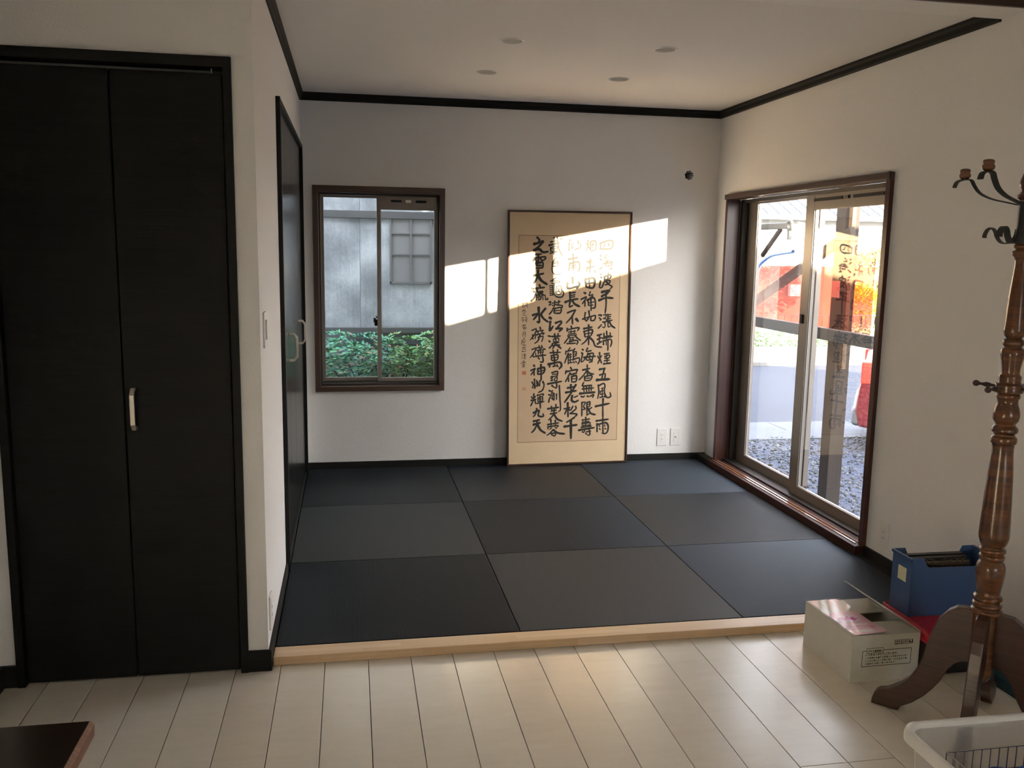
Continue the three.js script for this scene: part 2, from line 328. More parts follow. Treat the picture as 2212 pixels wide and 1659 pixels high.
// ---------------------------------------------------------------- door_1: sliding glass door to the yard
{
  const d = structGroup('door_1', 'tall sliding glass door in a red-brown wooden frame', 'glass door');
  const z0 = 0.178, z1 = 1.945, y1 = 1.767 + T, xf = 2.645, xi = 2.735;
  part('casing_board', bx(xf - 0.006, xi, y1 - 0.032, y1, z0 - 0.008, z1, 0.002), M.casing, d, { label: 'brown wooden head board' });
  part('casing_board', bx(xf, xi, 0.03 + T, y1 - 0.032, z0, z0 + 0.030, 0.002), M.casingRed, d, { turn: true });
  part('casing_board', bx(xf, xi, 0.03 + T, y1 - 0.032, z1 - 0.035, z1, 0.002), M.casingRed, d, { turn: true });
  part('casing_cap', bx(xf - 0.008, xf + 0.004, y1 - 0.034, y1 + 0.001, z1 - 0.018, z1 + 0.002, 0.002), M.bronzeDark, d, { label: 'dark end cap of the head board' });
  part('threshold', [bx(2.604, 2.700, T - 0.002, 0.040 + T, z0 - 0.002, z1 + 0.005, 0.003)], M.sillWood, d, { label: 'red-brown wooden threshold' });
  part('runner', bx(2.628, 2.637, 0.038 + T, 0.044 + T, z0 + 0.03, z1 - 0.035, 0.001), M.runner, d, { label: 'light polished wooden runner strip' });
  part('runner', bx(2.652, 2.662, 0.038 + T, 0.044 + T, z0 + 0.03, z1 - 0.035, 0.001), M.runner, d, { label: 'light polished wooden runner strip' });
  const fz0 = z0 + 0.030, fz1 = z1 - 0.035, fy0 = 0.020 + T, fy1 = y1 - 0.032;
  part('metal_frame', [bx(2.700, 2.815, fy0, fy0 + 0.03, fz0, fz1), bx(2.735, 2.815, fy1 - 0.022, fy1, fz0, fz1), bx(2.735, 2.815, fy0, fy1, fz0, fz0 + 0.034), bx(2.735, 2.815, fy0, fy1, fz1 - 0.012, fz1)], M.bronzeDark, d);
  const sash = (a, b, x, top, sa, sb, label) => {
    const lo = fy0 + 0.024, hi = fy1 - 0.012;
    const s = part('sash', [bx(x - 0.015, x + 0.015, lo, hi, a, a + sa, 0.003), bx(x - 0.015, x + 0.015, lo, hi, b - sb, b, 0.003), bx(x - 0.014, x + 0.014, lo, lo + 0.062, a, b, 0.003), bx(x - 0.014, x + 0.014, hi - top, hi, a, b, 0.003)], M.bronze, d, { label });
    part('glass_pane', bx(x - 0.0015, x + 0.0015, lo + 0.06, hi - top + 0.002, a + sa - 0.002, b - sb + 0.002, 0), M.glass, s, { uv: false });
    part('gasket', [bx(x - 0.006, x - 0.002, lo + 0.058, lo + 0.064, a + sa - 0.004, b - sb + 0.004, 0), bx(x - 0.006, x - 0.002, lo + 0.06, hi - top, a + sa - 0.002, a + sa + 0.004, 0), bx(x - 0.006, x - 0.002, lo + 0.06, hi - top, b - sb - 0.004, b - sb + 0.002, 0)], M.gasket, s, { label: 'pale glazing strip' });
    return s;
  };
  sash(fz0 + 0.03, 1.128, 2.790, 0.018, 0.13, 0.045, 'far sliding sash in the outer track');
  const s2 = sash(1.036, fz1 - 0.004, 2.754, 0.088, 0.09, 0.07, 'near sliding sash with a ventilation bar');
  part('vent_slot', [bx(2.736, 2.7392, fy1 - 0.056, fy1 - 0.040, 1.12, 1.40, 0), bx(2.736, 2.7392, fy1 - 0.056, fy1 - 0.040, 1.50, 1.76, 0)], M.dark, s2);
  part('vent_slider', bx(2.733, 2.739, fy1 - 0.056, fy1 - 0.040, 1.425, 1.462, 0.002), M.bronzeDark, s2);
  part('latch', bx(2.728, 2.741, 1.02 + T, 1.07 + T, 1.062, 1.085, 0.004), M.dark, s2, { label: 'black crescent latch' });
}

// ---------------------------------------------------------------- door_2: black folding doors in the left wall; door_3: closet doors beside them
function pull(parent, h, grip, reach, mtl) {            // bow handle: outline in the plane normal to the door
  const t = 0.011, g = [];
  const pts = [[0, h / 2], [reach * 0.55, h / 2], [reach, h / 2 - 0.02], [reach, -h / 2 + 0.02], [reach * 0.55, -h / 2], [0, -h / 2], [0, -h / 2 + t], [reach * 0.5, -h / 2 + t], [reach - t, -h / 2 + 0.026], [reach - t, h / 2 - 0.026], [reach * 0.5, h / 2 - t], [0, h / 2 - t]];
  g.push(prism(pts, grip, 0.0015));
  return part('handle', g, mtl, parent, { label: 'satin metal bow handle' });
}
{
  const d = structGroup('door_2', 'black folding doors with two metal handles in the side wall', 'closet door');
  const y1 = 1.99 + T;
  part('door_frame', [bx(-0.02, 0.010, 0, y1, 0.095, 0.118, 0.002), bx(-0.02, 0.010, 0, y1, 1.796, 1.822, 0.002), bx(-0.02, 0.009, y1 - 0.022, y1, 0.095, 1.822, 0.002), bx(-0.04, 0.002, 0.0, 0.012 + T, 0.118, 1.796, 0.002)], M.black, d);
  const e = [0.119, 0.538, 0.957, 1.376, 1.795];
  for (let i = 0; i < 4; i++) {
    const p = part('door_panel', bx(-0.034, -0.006, 0.014 + T, y1 - 0.026, e[i] + 0.0015, e[i + 1] - 0.0015, 0.003), M.blackGloss, d, { turn: true });
    if (i === 1 || i === 3) { const h = pull(p, 0.135, 0.016, 0.040, M.nickel); h.position.set(-0.006, 0.927 + T, e[i] + (i === 1 ? 0.035 : -0.02)); if (i === 3) h.position.z = e[i] - 0.03; }
  }
}
{
  const d = structGroup('door_3', 'tall black two-leaf folding closet door with one metal handle', 'closet door');
  const y1 = 1.963 + T, z = 2.668;
  part('door_frame', [bx(-0.098, -0.073, 0, y1, z - 0.06, z + 0.014, 0.002), bx(-0.795, -0.770, 0, y1, z - 0.06, z + 0.014, 0.002), bx(-0.795, -0.073, y1 - 0.032, y1, z - 0.06, z + 0.013, 0.002)], M.black, d);
  const panel = (a, b) => part('door_panel', bx(a, b, 0.006, y1 - 0.048, z - 0.038, z - 0.006, 0.003), M.black, d, { turn: false });
  panel(-0.768, -0.4325);
  const p = panel(-0.4295, -0.102);
  const h = pull(p, 0.135, 0.014, 0.038, M.nickel); h.rotation.y = -Math.PI / 2; h.position.set(-0.400, 0.878 + T, z - 0.006);
  part('pivot', bx(-0.136, -0.133, y1 - 0.048, y1 - 0.030, z - 0.03, z - 0.02, 0.0005), M.steel, d, { label: 'tiny bright pivot pin under the head' });
}
const CALLIGRAPHY = [
  [[9,-226,1479,-210,1461,-219,1454],[12,-244,1438,-215,1445,-189,1456],[11,-189,1452,-215,1422,-246,1399],[12,-246,1399,-211,1404,-189,1387,-155,1390]],
  [[9,-233,1372,-199,1374],[9,-218,1372,-217,1326],[9,-251,1333,-243,1347,-210,1353,-173,1356,-170,1348,-188,1333],[9,-236,1340,-228,1326],[9,-203,1344,-192,1333],[9,-232,1319,-192,1326],[9,-232,1313,-188,1319,-189,1287],[9,-228,1301,-195,1303],[9,-228,1285,-188,1288]],
  [[11,-246,1238,-217,1244,-183,1251],[11,-219,1270,-220,1244,-231,1211,-246,1190],[13,-220,1240,-198,1208,-160,1183]],
  [[9,-260,1157,-243,1154],[9,-252,1139,-239,1132],[9,-261,1078,-245,1093,-232,1125],[9,-209,1179,-203,1165],[9,-230,1157,-175,1163],[9,-223,1154,-223,1136,-186,1138],[9,-215,1129,-186,1131],[6,-215,1129,-215,1120,-186,1122],[6,-226,1114,-226,1082],[6,-226,1113,-213,1114,-213,1082],[5,-224,1100,-213,1102],[5,-206,1111,-200,1096,-208,1082],[5,-193,1113,-200,1085],[5,-186,1114,-185,1082],[6,-186,1116,-171,1111,-167,1085,-152,1093,-156,1082]],
  [[10,-147,1431,-82,1446],[8,-116,1478,-116,1373],[7,-138,1451,-97,1459],[7,-96,1480,-82,1405,-59,1359],[9,-71,1470,-66,1473],[6,-137,1417,-137,1394,-96,1398,-97,1423,-137,1417],[5,-135,1407,-98,1411],[6,-141,1380,-89,1389]],
  [[6,-103,1352,-127,1323],[6,-125,1323,-88,1328,-99,1316],[6,-121,1312,-88,1319,-91,1302],[6,-117,1298,-90,1302],[6,-125,1319,-126,1269,-113,1248,-68,1250]],
  [[7,-102,1224,-138,1201],[6,-127,1204,-75,1201,-83,1190],[6,-127,1190,-75,1196],[8,-112,1186,-112,1125,-93,1103,-59,1103,-50,1129,-67,1150],[5,-142,1172,-120,1176],[5,-140,1159,-118,1165],[5,-140,1147,-119,1150],[5,-140,1134,-119,1138],[5,-139,1123,-117,1125],[5,-137,1112,-119,1116],[6,-120,1176,-119,1112],[6,-99,1168,-67,1172,-67,1122,-98,1122,-99,1168],[5,-95,1161,-71,1129],[5,-71,1161,-95,1129],[5,-97,1136,-69,1136]],
  [[6,96,1446,102,1436],[6,123,1450,119,1439],[7,107,1464,108,1432,94,1393],[6,108,1429,123,1407],[7,126,1457,156,1461,157,1404,127,1400,126,1457],[6,141,1447,134,1414],[6,130,1436,153,1438]],
  [[7,121,1346,128,1339],[6,102,1328,136,1335,110,1321,140,1323],[8,99,1288,155,1299],[8,125,1314,122,1256],[6,111,1285,96,1263],[8,156,1270,162,1258]],
  [[7,-12,1467,-19,1434],[7,-17,1442,-18,1395],[6,3,1442,0,1413,15,1424],[8,40,1457,44,1442],[7,26,1406,59,1421,55,1446]],
  [[10,-18,1343,40,1354],[9,10,1374,13,1270],[8,-12,1316,-17,1270],[9,-12,1316,50,1324,52,1277,43,1266],[6,-2,1306,9,1299],[6,28,1311,17,1299],[6,-4,1289,32,1293]],
  [[12,8,1223,11,1190],[11,-25,1190,-22,1158,41,1170],[10,50,1196,56,1183,38,1156]],
  [[11,93,1212,101,1165],[11,93,1216,149,1223,157,1205,147,1162,101,1165],[8,119,1212,124,1165],[8,101,1187,150,1194]],
  [[8,190,1447,191,1411],[9,190,1444,220,1458,269,1463,274,1434,259,1414,187,1410],[7,217,1444,217,1430,206,1422],[7,243,1448,247,1433,258,1432]],
  [[8,192,1368,199,1365],[8,190,1346,200,1336],[8,188,1281,208,1296],[6,237,1376,219,1354,245,1354],[6,238,1340,231,1300,269,1311],[6,223,1329,264,1333,269,1307,258,1282],[8,215,1316,276,1325],[6,238,1329,246,1322],[6,246,1307,254,1300],[8,258,1285,273,1282]],
  [[8,192,1249,202,1245],[8,198,1231,202,1223],[8,195,1205,192,1162,207,1165,218,1194],[8,247,1254,244,1216],[8,221,1231,222,1205,207,1169],[8,221,1233,262,1244,266,1235,255,1220],[8,233,1213,259,1205,252,1187,226,1180],[8,233,1202,256,1180,274,1169,261,1154]],
  [[12,208,1134,257,1143,227,1118],[11,208,1107,227,1118,246,1125],[11,190,1081,235,1096,281,1094],[9,233,1118,236,1058,231,999]],
  [[9,-9,1131,-4,1073],[8,-3,1127,30,1132],[7,-5,1112,27,1116],[7,-5,1100,25,1103],[10,-36,1069,-3,1082,46,1089],[9,-6,1071,-8,1038,13,1047],[11,9,1080,24,1058,58,1040]],
  [[8,87,1129,98,1127,93,1120],[8,69,1087,102,1101,77,1058],[8,93,1083,94,1040],[7,107,1083,110,1076],[7,128,1134,121,1112,147,1118],[7,129,1098,148,1109],[8,114,1083,118,1047],[9,114,1085,152,1096,163,1072,160,1032,145,1030],[8,133,1091,136,1014],[6,118,1063,156,1070],[6,122,1047,149,1050]],
  [[8,97,999,94,959,105,948],[8,82,959,127,974],[8,121,1010,124,974,105,944],[8,135,974,135,948],[8,135,975,165,981,158,951,135,948]],
  [[10,91,897,144,906],[8,121,919,123,790],[8,91,878,99,841],[9,91,878,144,889,148,878,137,849],[6,99,862,141,869],[6,99,843,137,849],[8,118,841,104,816,77,794],[9,126,841,153,815,169,782,211,774]],
  [[8,82,760,89,757],[8,78,738,86,731],[7,82,727,77,679,94,690,102,712],[8,116,768,109,749,143,752],[8,120,734,110,693,151,693],[8,120,730,155,734,151,700,144,678],[9,94,709,170,715],[6,128,727,136,719],[6,128,704,136,697],[8,148,682,129,675]],
  [[8,188,984,207,984,203,977],[7,192,966,204,955,196,951],[8,188,900,208,922],[6,222,984,237,988,234,969,219,962,238,958,238,940,215,940,231,929,228,903,212,907],[8,249,988,250,940],[6,249,984,272,988],[6,249,971,270,975],[6,249,958,268,962],[8,231,940,280,951],[7,252,940,254,907,266,910],[9,261,940,277,914,300,899]],
  [[9,183,852,209,859],[8,183,826,210,837],[8,196,855,195,800],[9,184,796,210,811],[8,243,877,246,848],[8,225,863,229,844,271,851],[7,267,866,269,851],[9,221,833,282,844],[6,248,837,241,818],[8,222,815,224,789],[8,222,815,271,825,279,810,272,777],[6,241,814,243,788],[8,254,818,254,751]],
  [[7,187,715,193,700],[6,212,718,205,703],[8,198,737,201,703,188,666],[8,203,692,213,670],[8,231,729,266,734],[6,235,714,236,699],[7,235,714,266,721,262,703,236,699],[6,247,729,247,699],[7,251,695,250,669],[7,232,684,267,688],[9,229,664,275,669]],
  [[9,-20,1000,6,1011,30,1018],[9,30,1016,7,974,-29,934],[9,10,974,13,927],[12,37,959,50,945]],
  [[8,4,912,8,901],[8,-22,898,-22,879],[8,-22,890,57,901,46,882],[6,-11,875,34,881],[6,4,883,4,864],[6,27,884,25,868],[6,-14,861,38,866],[6,-18,850,42,857],[8,-10,842,-40,802],[8,31,853,43,838,69,820],[6,-3,839,-2,813],[5,-3,837,27,842],[5,-3,826,24,829],[5,16,842,16,816],[8,-6,813,43,820,51,812,43,794],[8,-21,800,36,802]],
  [[7,-2,771,-17,751],[7,-28,747,17,758],[7,-28,751,-31,729],[8,-13,736,-36,673],[7,-12,728,-12,666],[6,-11,725,10,728],[6,-10,710,10,713],[6,-10,691,11,695],[6,-10,673,15,676],[6,1,732,2,673],[8,29,765,18,746],[7,21,743,22,695],[7,21,743,40,746,39,720],[5,23,730,39,731],[6,24,717,41,718],[8,20,695,60,705,64,687,53,665],[6,22,680,30,672],[6,37,683,45,676]],
  [[7,-144,1069,-133,1071,-137,1062],[7,-142,1051,-131,1055],[8,-140,993,-125,1011,-121,1022],[6,-122,1062,-96,1069],[6,-107,1076,-110,1040,-121,1026],[6,-122,1047,-96,1055],[6,-92,1065,-70,1073],[6,-81,1078,-81,1047],[7,-92,1051,-56,1044,-65,1025],[8,-110,1026,-110,1000],[8,-110,1026,-66,1033,-69,1000,-110,998],[6,-106,1013,-73,1016]],
  [[12,-139,969,-128,962],[11,-135,942,-137,887,-116,913],[10,-98,935,-64,945,-61,938,-90,902],[11,-94,898,-56,898,-75,880]],
  [[8,-146,851,-127,847],[8,-141,818,-134,811],[8,-137,774,-122,792,-119,803],[8,-119,847,-67,850],[8,-105,862,-102,836],[7,-82,865,-84,839],[6,-112,829,-78,834,-80,817,-111,814,-112,829],[6,-97,840,-96,803],[7,-115,803,-74,808],[8,-119,788,-70,792],[8,-96,803,-118,766],[10,-89,792,-62,769]],
  [[8,-133,741,-65,744],[8,-114,755,-110,733],[8,-84,759,-86,737],[8,-125,722,-84,727,-86,696,-121,693,-125,722],[7,-107,726,-106,663],[6,-121,709,-86,711]],
  [[11,-143,667,-65,677,-57,655,-72,636],[9,-136,667,-136,648],[8,-103,700,-102,655],[7,-113,652,-87,655],[7,-87,662,-79,648]],
  [[11,-213,1033,-210,939,-221,943],[10,-249,986,-218,995,-245,957],[11,-170,1026,-195,990,-180,964,-150,942]],
  [[7,-254,888,-228,897,-235,866,-266,826],[6,-250,859,-248,830],[6,-250,852,-231,859,-235,833],[8,-202,906,-198,893],[7,-224,881,-180,888],[6,-217,877,-213,862],[6,-187,880,-194,866],[7,-224,859,-176,869,-183,859],[7,-213,844,-183,848,-190,815],[8,-202,859,-216,819,-236,804]],
  [[7,-253,764,-227,773,-241,742,-265,711],[6,-245,739,-245,717,-230,720,-230,742],[6,-219,775,-182,778],[6,-208,788,-204,767],[6,-190,789,-190,771],[6,-219,758,-178,763],[6,-212,756,-212,734],[6,-212,756,-182,760,-184,734],[5,-212,745,-184,747],[6,-197,767,-197,731],[7,-175,767,-167,763],[8,-226,720,-163,727],[8,-185,730,-181,683,-200,683],[7,-211,709,-204,701]],
  [[3,-318,1095,-296,1100],[3,-309,1102,-309,1080],[3,-318,1084,-300,1089],[3,-296,1096,-285,1080]],
  [[3,-322,1059,-311,1062,-323,1037],[3,-314,1055,-314,1033],[3,-303,1062,-289,1064,-289,1051,-303,1050],[3,-300,1048,-307,1033],[3,-292,1050,-285,1035]],
  [[3,-318,1015,-299,1019],[3,-310,1023,-318,1005],[3,-307,1012,-296,1008],[3,-316,997,-299,1001],[3,-316,986,-299,988],[3,-295,983,-292,979]],
  [[3,-321,970,-310,972],[3,-323,961,-310,963],[3,-323,952,-310,954,-317,939],[3,-303,970,-292,970,-291,936],[3,-303,957,-297,957,-297,947,-302,947]],
  [[3,-319,918,-295,921],[3,-313,925,-311,914],[3,-302,927,-302,916],[3,-317,907,-295,907,-295,896],[3,-306,909,-306,889],[3,-313,900,-298,899]],
  [[3,-313,874,-315,849],[3,-313,874,-298,878,-300,845],[3,-311,863,-300,865]],
  [[4,-309,840,-305,834],[3,-322,823,-298,830],[4,-316,823,-324,798],[3,-313,812,-294,819],[3,-305,812,-307,801],[4,-316,794,-294,792]],
  [[3,-320,776,-294,779],[3,-307,783,-307,765],[3,-316,765,-294,768],[4,-320,754,-308,750,-294,757]],
  [[3,-319,736,-316,732],[3,-321,725,-316,721],[3,-321,707,-316,714],[3,-308,732,-293,734],[3,-308,725,-293,726],[3,-301,737,-301,706],[3,-308,716,-293,717],[3,-308,705,-293,706]],
  [[3,-325,675,-293,680],[3,-308,695,-308,651],[3,-319,684,-297,686],[3,-317,666,-297,667],[3,-315,658,-300,658],[3,-315,651,-300,651]],
  [[10,202,628,237,634],[9,233,632,215,561],[8,203,591,238,598,235,561],[13,185,558,269,562]],
  [[8,193,524,198,479,191,434],[8,197,520,231,534,239,519,236,478,256,440,279,447,275,473],[6,217,501,232,506],[6,209,482,236,487,233,467,210,463,209,482],[6,222,501,222,444],[7,206,441,237,448],[6,237,452,241,440]],
  [[11,180,383,271,400],[9,228,431,227,369,229,303]],
  [[10,186,285,267,294],[8,228,297,232,202],[9,190,264,191,211],[9,194,260,252,270,266,251,261,209,246,198,226,202],[6,206,252,210,245],[6,206,233,214,225],[6,241,255,245,247],[6,245,232,253,228]],
  [[9,88,626,133,635],[8,116,656,119,585],[8,115,622,88,586,62,560],[9,118,619,134,603,161,597],[8,100,582,100,555],[8,100,582,146,588,150,581,139,559,100,555],[6,104,570,138,572]],
  [[8,93,541,86,522,147,525],[8,86,500,163,506],[7,94,515,98,481],[7,113,518,115,480],[7,132,518,130,484],[7,147,521,146,487],[11,71,470,171,477],[8,79,451,91,447,102,454],[8,121,452,129,448],[8,141,452,163,461,156,442]],
  [[8,84,410,85,320],[7,84,410,107,411,96,383,106,368,88,361],[8,118,409,120,326],[8,118,409,137,413,138,383],[6,120,396,136,398],[6,121,381,138,383],[7,150,375,131,360],[7,120,326,139,337],[10,127,368,146,337,176,327]],
  [[8,90,293,139,299],[8,112,310,113,277],[7,90,278,136,283],[7,86,267,144,273,140,265],[7,90,255,148,259],[7,83,244,152,250],[6,113,277,110,243],[11,68,226,171,240],[7,91,214,99,210],[6,106,221,103,210],[7,118,213,149,218],[8,137,228,141,193,126,190],[7,114,202,122,198]],
  [[8,4,643,12,631],[8,-26,621,-30,602],[9,-22,617,50,627,42,612],[8,1,606,-29,550],[8,-10,587,-8,550],[8,8,598,46,605],[6,27,605,20,587],[8,12,583,13,550],[9,12,583,43,588,41,551,13,548],[6,16,568,39,570]],
  [[10,-13,509,32,516],[9,8,529,10,486],[10,-24,479,44,489],[10,40,527,10,475,-33,414],[11,18,456,15,426,34,415,59,425],[7,54,455,30,445]],
  [[8,-34,371,4,380],[10,-12,408,-8,318],[8,-15,375,-31,334],[7,-3,371,1,359],[8,23,385,8,359],[8,42,385,46,373,8,340],[9,8,340,51,332,39,317]],
  [[9,32,310,-17,281],[11,-30,253,52,262],[13,11,291,13,172]],
  [[8,-120,611,-83,618,-86,585],[6,-116,600,-86,603],[7,-124,585,-82,590],[6,-127,574,-112,578],[6,-120,574,-120,556],[6,-127,559,-108,563],[6,-101,574,-86,579,-86,562,-101,559,-101,574],[10,-146,538,-55,553],[8,-89,551,-89,511,-104,515],[8,-119,526,-108,518]],
  [[8,-136,493,-124,489],[8,-139,467,-130,463],[8,-139,419,-135,441,-126,456],[6,-115,493,-126,463],[6,-122,459,-103,466],[6,-111,478,-114,433],[6,-122,444,-103,429],[6,-103,474,-103,429],[7,-88,470,-88,433],[8,-70,525,-65,443,-62,361,-72,354]],
  [[9,-144,374,-72,382],[8,-121,388,-117,366],[8,-91,399,-91,373],[8,-121,359,-87,363],[8,-125,340,-83,346],[8,-102,369,-106,336,-139,299],[10,-102,336,-82,305,-48,289]],
  [[8,-143,269,-71,279],[8,-124,299,-122,265],[8,-94,294,-93,268],[7,-143,254,-142,239],[8,-139,254,-74,260,-82,249],[6,-120,246,-131,235],[6,-93,249,-85,241],[8,-108,234,-127,212,-149,198],[10,-104,231,-74,211,-30,204],[7,-119,208,-115,197],[8,-119,208,-89,211,-96,193,-111,197]],
  [[9,-241,661,-235,654],[8,-259,628,-233,639,-259,599],[8,-240,624,-238,595],[9,-214,635,-214,602],[10,-214,638,-173,645,-169,630,-180,608,-214,602],[7,-210,620,-177,627],[9,-194,664,-191,564]],
  [[7,-251,551,-243,532,-251,514],[8,-236,569,-232,510],[7,-221,561,-217,520],[6,-239,513,-221,528],[7,-213,550,-209,528],[7,-199,561,-202,524],[8,-180,553,-172,534,-183,497,-209,483]],
  [[8,-239,473,-239,436],[7,-254,454,-246,443],[6,-228,458,-233,447],[8,-255,432,-224,437],[8,-242,432,-259,395],[7,-231,432,-227,409],[7,-216,465,-175,471,-182,457],[6,-213,468,-214,457],[6,-212,446,-212,424],[7,-212,446,-182,453,-184,427,-212,424],[5,-210,437,-184,440],[8,-216,411,-171,423],[8,-198,457,-195,377]],
  [[8,-219,376,-226,342,-241,324],[10,-238,350,-204,364,-208,331,-189,323,-172,326],[6,-177,341,-170,326]],
  [[10,-237,294,-200,302],[11,-237,272,-196,282],[9,-217,297,-218,271,-233,238,-252,218],[11,-214,271,-191,233,-161,213]]
];

// ---------------------------------------------------------------- four downlights (switched off) in the ceiling
function makeDownlight(label, x, z) {
  const t = thing('downlight', label, 'ceiling light', [x, CH, z], 0, 'recessed ceiling downlights');
  part('trim_ring', lathe([[0.046, 0.004], [0.046, -0.001], [0.049, -0.0045], [0.054, -0.004], [0.0565, 0], [0.0565, 0.002]]), M.white, t, { label: 'white rim' });
  part('reflector', lathe([[0.0465, 0.001], [0.043, 0.02], [0.040, 0.045]]), M.white, t);
  part('lamp_face', lathe([[0.041, 0.044], [0.034, 0.040], [0, 0.038]]), M.lampOff, t, { label: 'unlit frosted lamp face' });
  return t;
}
makeDownlight('round white ceiling downlight nearest small window and folding doors', 0.991, 0.868);
makeDownlight('round white ceiling downlight nearest the calligraphy and back wall corner', 1.703, 0.865);
makeDownlight('round white ceiling downlight farther from the back wall, on the folding-door side', 0.991, 1.585);
makeDownlight('round white ceiling downlight farther from the back wall, on the glass-door side', 1.699, 1.593);

// ---------------------------------------------------------------- framed calligraphy leaning on the back wall
{
  const ink = canvasTex(1024, 2048, (g, w, h) => {
    const W = 0.795, H = 1.63, s = w / W, sy = h / H, X = (x) => (x / 1000 + 0.008 + W / 2) * s, Y = (y) => h - (y / 1000 - 0.01) * sy;
    const img = g.createImageData(w, h), d = img.data;
    for (let y = 0; y < h; y++) for (let x = 0; x < w; x++) {
      const xm = x / s - W / 2 - 0.008, ym = (h - y) / sy + 0.01, inner = xm > -0.346 && xm < 0.326 && ym > 0.155 && ym < 1.492;
      const n = softNoise[(y % 512) * 512 + (x % 512)] - 0.5, f = fineNoise[((y * 2) % 512) * 512 + ((x * 2) % 512)] - 0.5, c = inner ? [214, 184, 150] : [226, 200, 162], i = (y * w + x) * 4;
      for (let k = 0; k < 3; k++) d[i + k] = c[k] + n * 9 + f * 7; d[i + 3] = 255;
    }
    g.putImageData(img, 0, 0);
    g.strokeStyle = '#5b3d25'; g.lineWidth = 3; g.strokeRect(X(-346), Y(1492), X(326) - X(-346), Y(155) - Y(1492));
    g.lineCap = 'round'; g.lineJoin = 'round';
    const at = (p, k) => [X(p[k]), Y(p[k + 1])];
    for (const glyph of CALLIGRAPHY) for (const st of glyph) {
      const wd = st[0] * 1.42 / 1000 * s, n = (st.length - 1) / 2, pts = [];
      for (let k = 0; k < n; k++) pts.push(at(st, 1 + 2 * k));
      const small = st[0] < 5; g.fillStyle = small ? '#5a4f40' : '#2b2a24';
      // a brush drawn as overlapping round touches: full at the start, thinner in the run, lifted at the end
      let len = 0; const seg = []; for (let k = 1; k < n; k++) { const l = Math.hypot(pts[k][0] - pts[k - 1][0], pts[k][1] - pts[k - 1][1]); seg.push(l); len += l; }
      const curve = new THREE.CatmullRomCurve3(pts.map(([x, y]) => new THREE.Vector3(x, y, 0)), false, 'centripetal'), steps = Math.max(6, Math.ceil(len / 1.6));
      for (let k = 0; k <= steps; k++) {
        const u = k / steps, q = curve.getPointAt(u), press = (0.92 + 0.2 * Math.exp(-u * 9) + 0.08 * Math.sin(u * 7 + st[1])) * (u > 0.88 ? 1 - (u - 0.88) * 2.4 : 1);
        g.beginPath(); g.ellipse(q.x, q.y, Math.max(0.8, wd * 0.52 * press), Math.max(0.8, wd * 0.46 * press), -0.6, 0, 7); g.fill();
      }
    }
    const seal = (x0, x1, y0, y1, a) => {
      g.globalAlpha = a; g.fillStyle = '#b4432c'; g.fillRect(X(x0), Y(y1), X(x1) - X(x0), Y(y0) - Y(y1));
      g.globalAlpha = a * 0.8; g.fillStyle = '#d8bc98'; for (let k = 0; k < 6; k++) g.fillRect(X(x0) + 3 + (k % 3) * 9, Y(y1) + 4 + Math.floor(k / 3) * 13, 5, 8); g.globalAlpha = 1;
    };
    seal(-318, -293, 601, 624, 0.75); seal(-317, -293, 498, 518, 0.3);
  });
  const t = thing('framed_calligraphy', 'tall framed sheet of brush calligraphy leaning on the back wall', 'framed picture', [1.680, T + 0.001, 0.062]);
  t.rotation.set(-Math.atan2(0.032, 1.65), 0, 0.007);
  const W = 0.8155, H = 1.648, f = 0.012;
  const wood = phy({ map: woodColor([48, 28, 20], [84, 54, 38], 0.7, 0.08), roughness: 0.35 });
  part('frame_rail', bx(-W / 2, W / 2, 0, f, -0.024, 0, 0.002), wood, t); part('frame_rail', bx(-W / 2, W / 2, H - f, H, -0.024, 0, 0.002), wood, t);
  part('frame_stile', bx(-W / 2, -W / 2 + f, f, H - f, -0.024, 0, 0.002), wood, t, { turn: true }); part('frame_stile', bx(W / 2 - f, W / 2, f, H - f, -0.024, 0, 0.002), wood, t, { turn: true });
  part('back_board', bx(-W / 2 + 0.004, W / 2 - 0.004, 0.004, H - 0.004, -0.021, -0.010, 0), M.hidden, t);
  const sheet = new THREE.PlaneGeometry(0.795, 1.63); sheet.translate(0, 0.01 + 1.63 / 2, -0.0085);
  part('calligraphy_sheet', sheet, phy({ map: ink, roughness: 0.75, sheen: 0.2 }), t, { uv: false, label: 'tan silk mount with black brush writing in columns' });
}

// ---------------------------------------------------------------- switches and outlets
const slots = (list) => list.map(([x, y, w, h]) => bx(x - w / 2, x + w / 2, y - h / 2, y + h / 2, 0.0072, 0.0082, 0));
function plate(name, label, category, pos, turn, kind) {
  const t = thing(name, label, category, pos, turn, 'wall plates');
  part('cover_plate', bx(-0.035, 0.035, -0.06, 0.06, 0, 0.0065, 0.003), M.white, t);
  part('insert', bx(-0.0115, 0.0115, -0.034, 0.034, 0.005, 0.0078, 0.001), M.white, t);
  if (kind === 'outlet') for (const q of slots([[-0.005, 0.014, 0.002, 0.0075], [0.005, 0.014, 0.002, 0.0065], [-0.005, -0.014, 0.002, 0.0075], [0.005, -0.014, 0.002, 0.0065]])) part('socket_slot', q, M.dark, t, { label: 'dark plug slot' });
  if (kind === 'aerial') { const g = lathe([[0.0052, 0], [0.0052, 0.006], [0.0035, 0.006], [0.0035, 0.001], [0.001, 0.001], [0.001, 0.005], [0, 0.005]], 20); g.rotateX(Math.PI / 2); g.translate(0, 0, 0.0074); part('aerial_jack', g, M.steel, t, { label: 'round metal aerial jack' }); }
  if (kind === 'switch') part('rocker', bx(-0.011, 0.011, -0.033, 0.033, 0.0074, 0.0125, 0.002), M.white, t, { label: 'wide rocker key' });
  return t;
}
plate('power_outlet', 'white double outlet plate on the back wall right of the calligraphy', 'outlet', [2.351, 0.156 + T, ZB], 0, 'outlet');
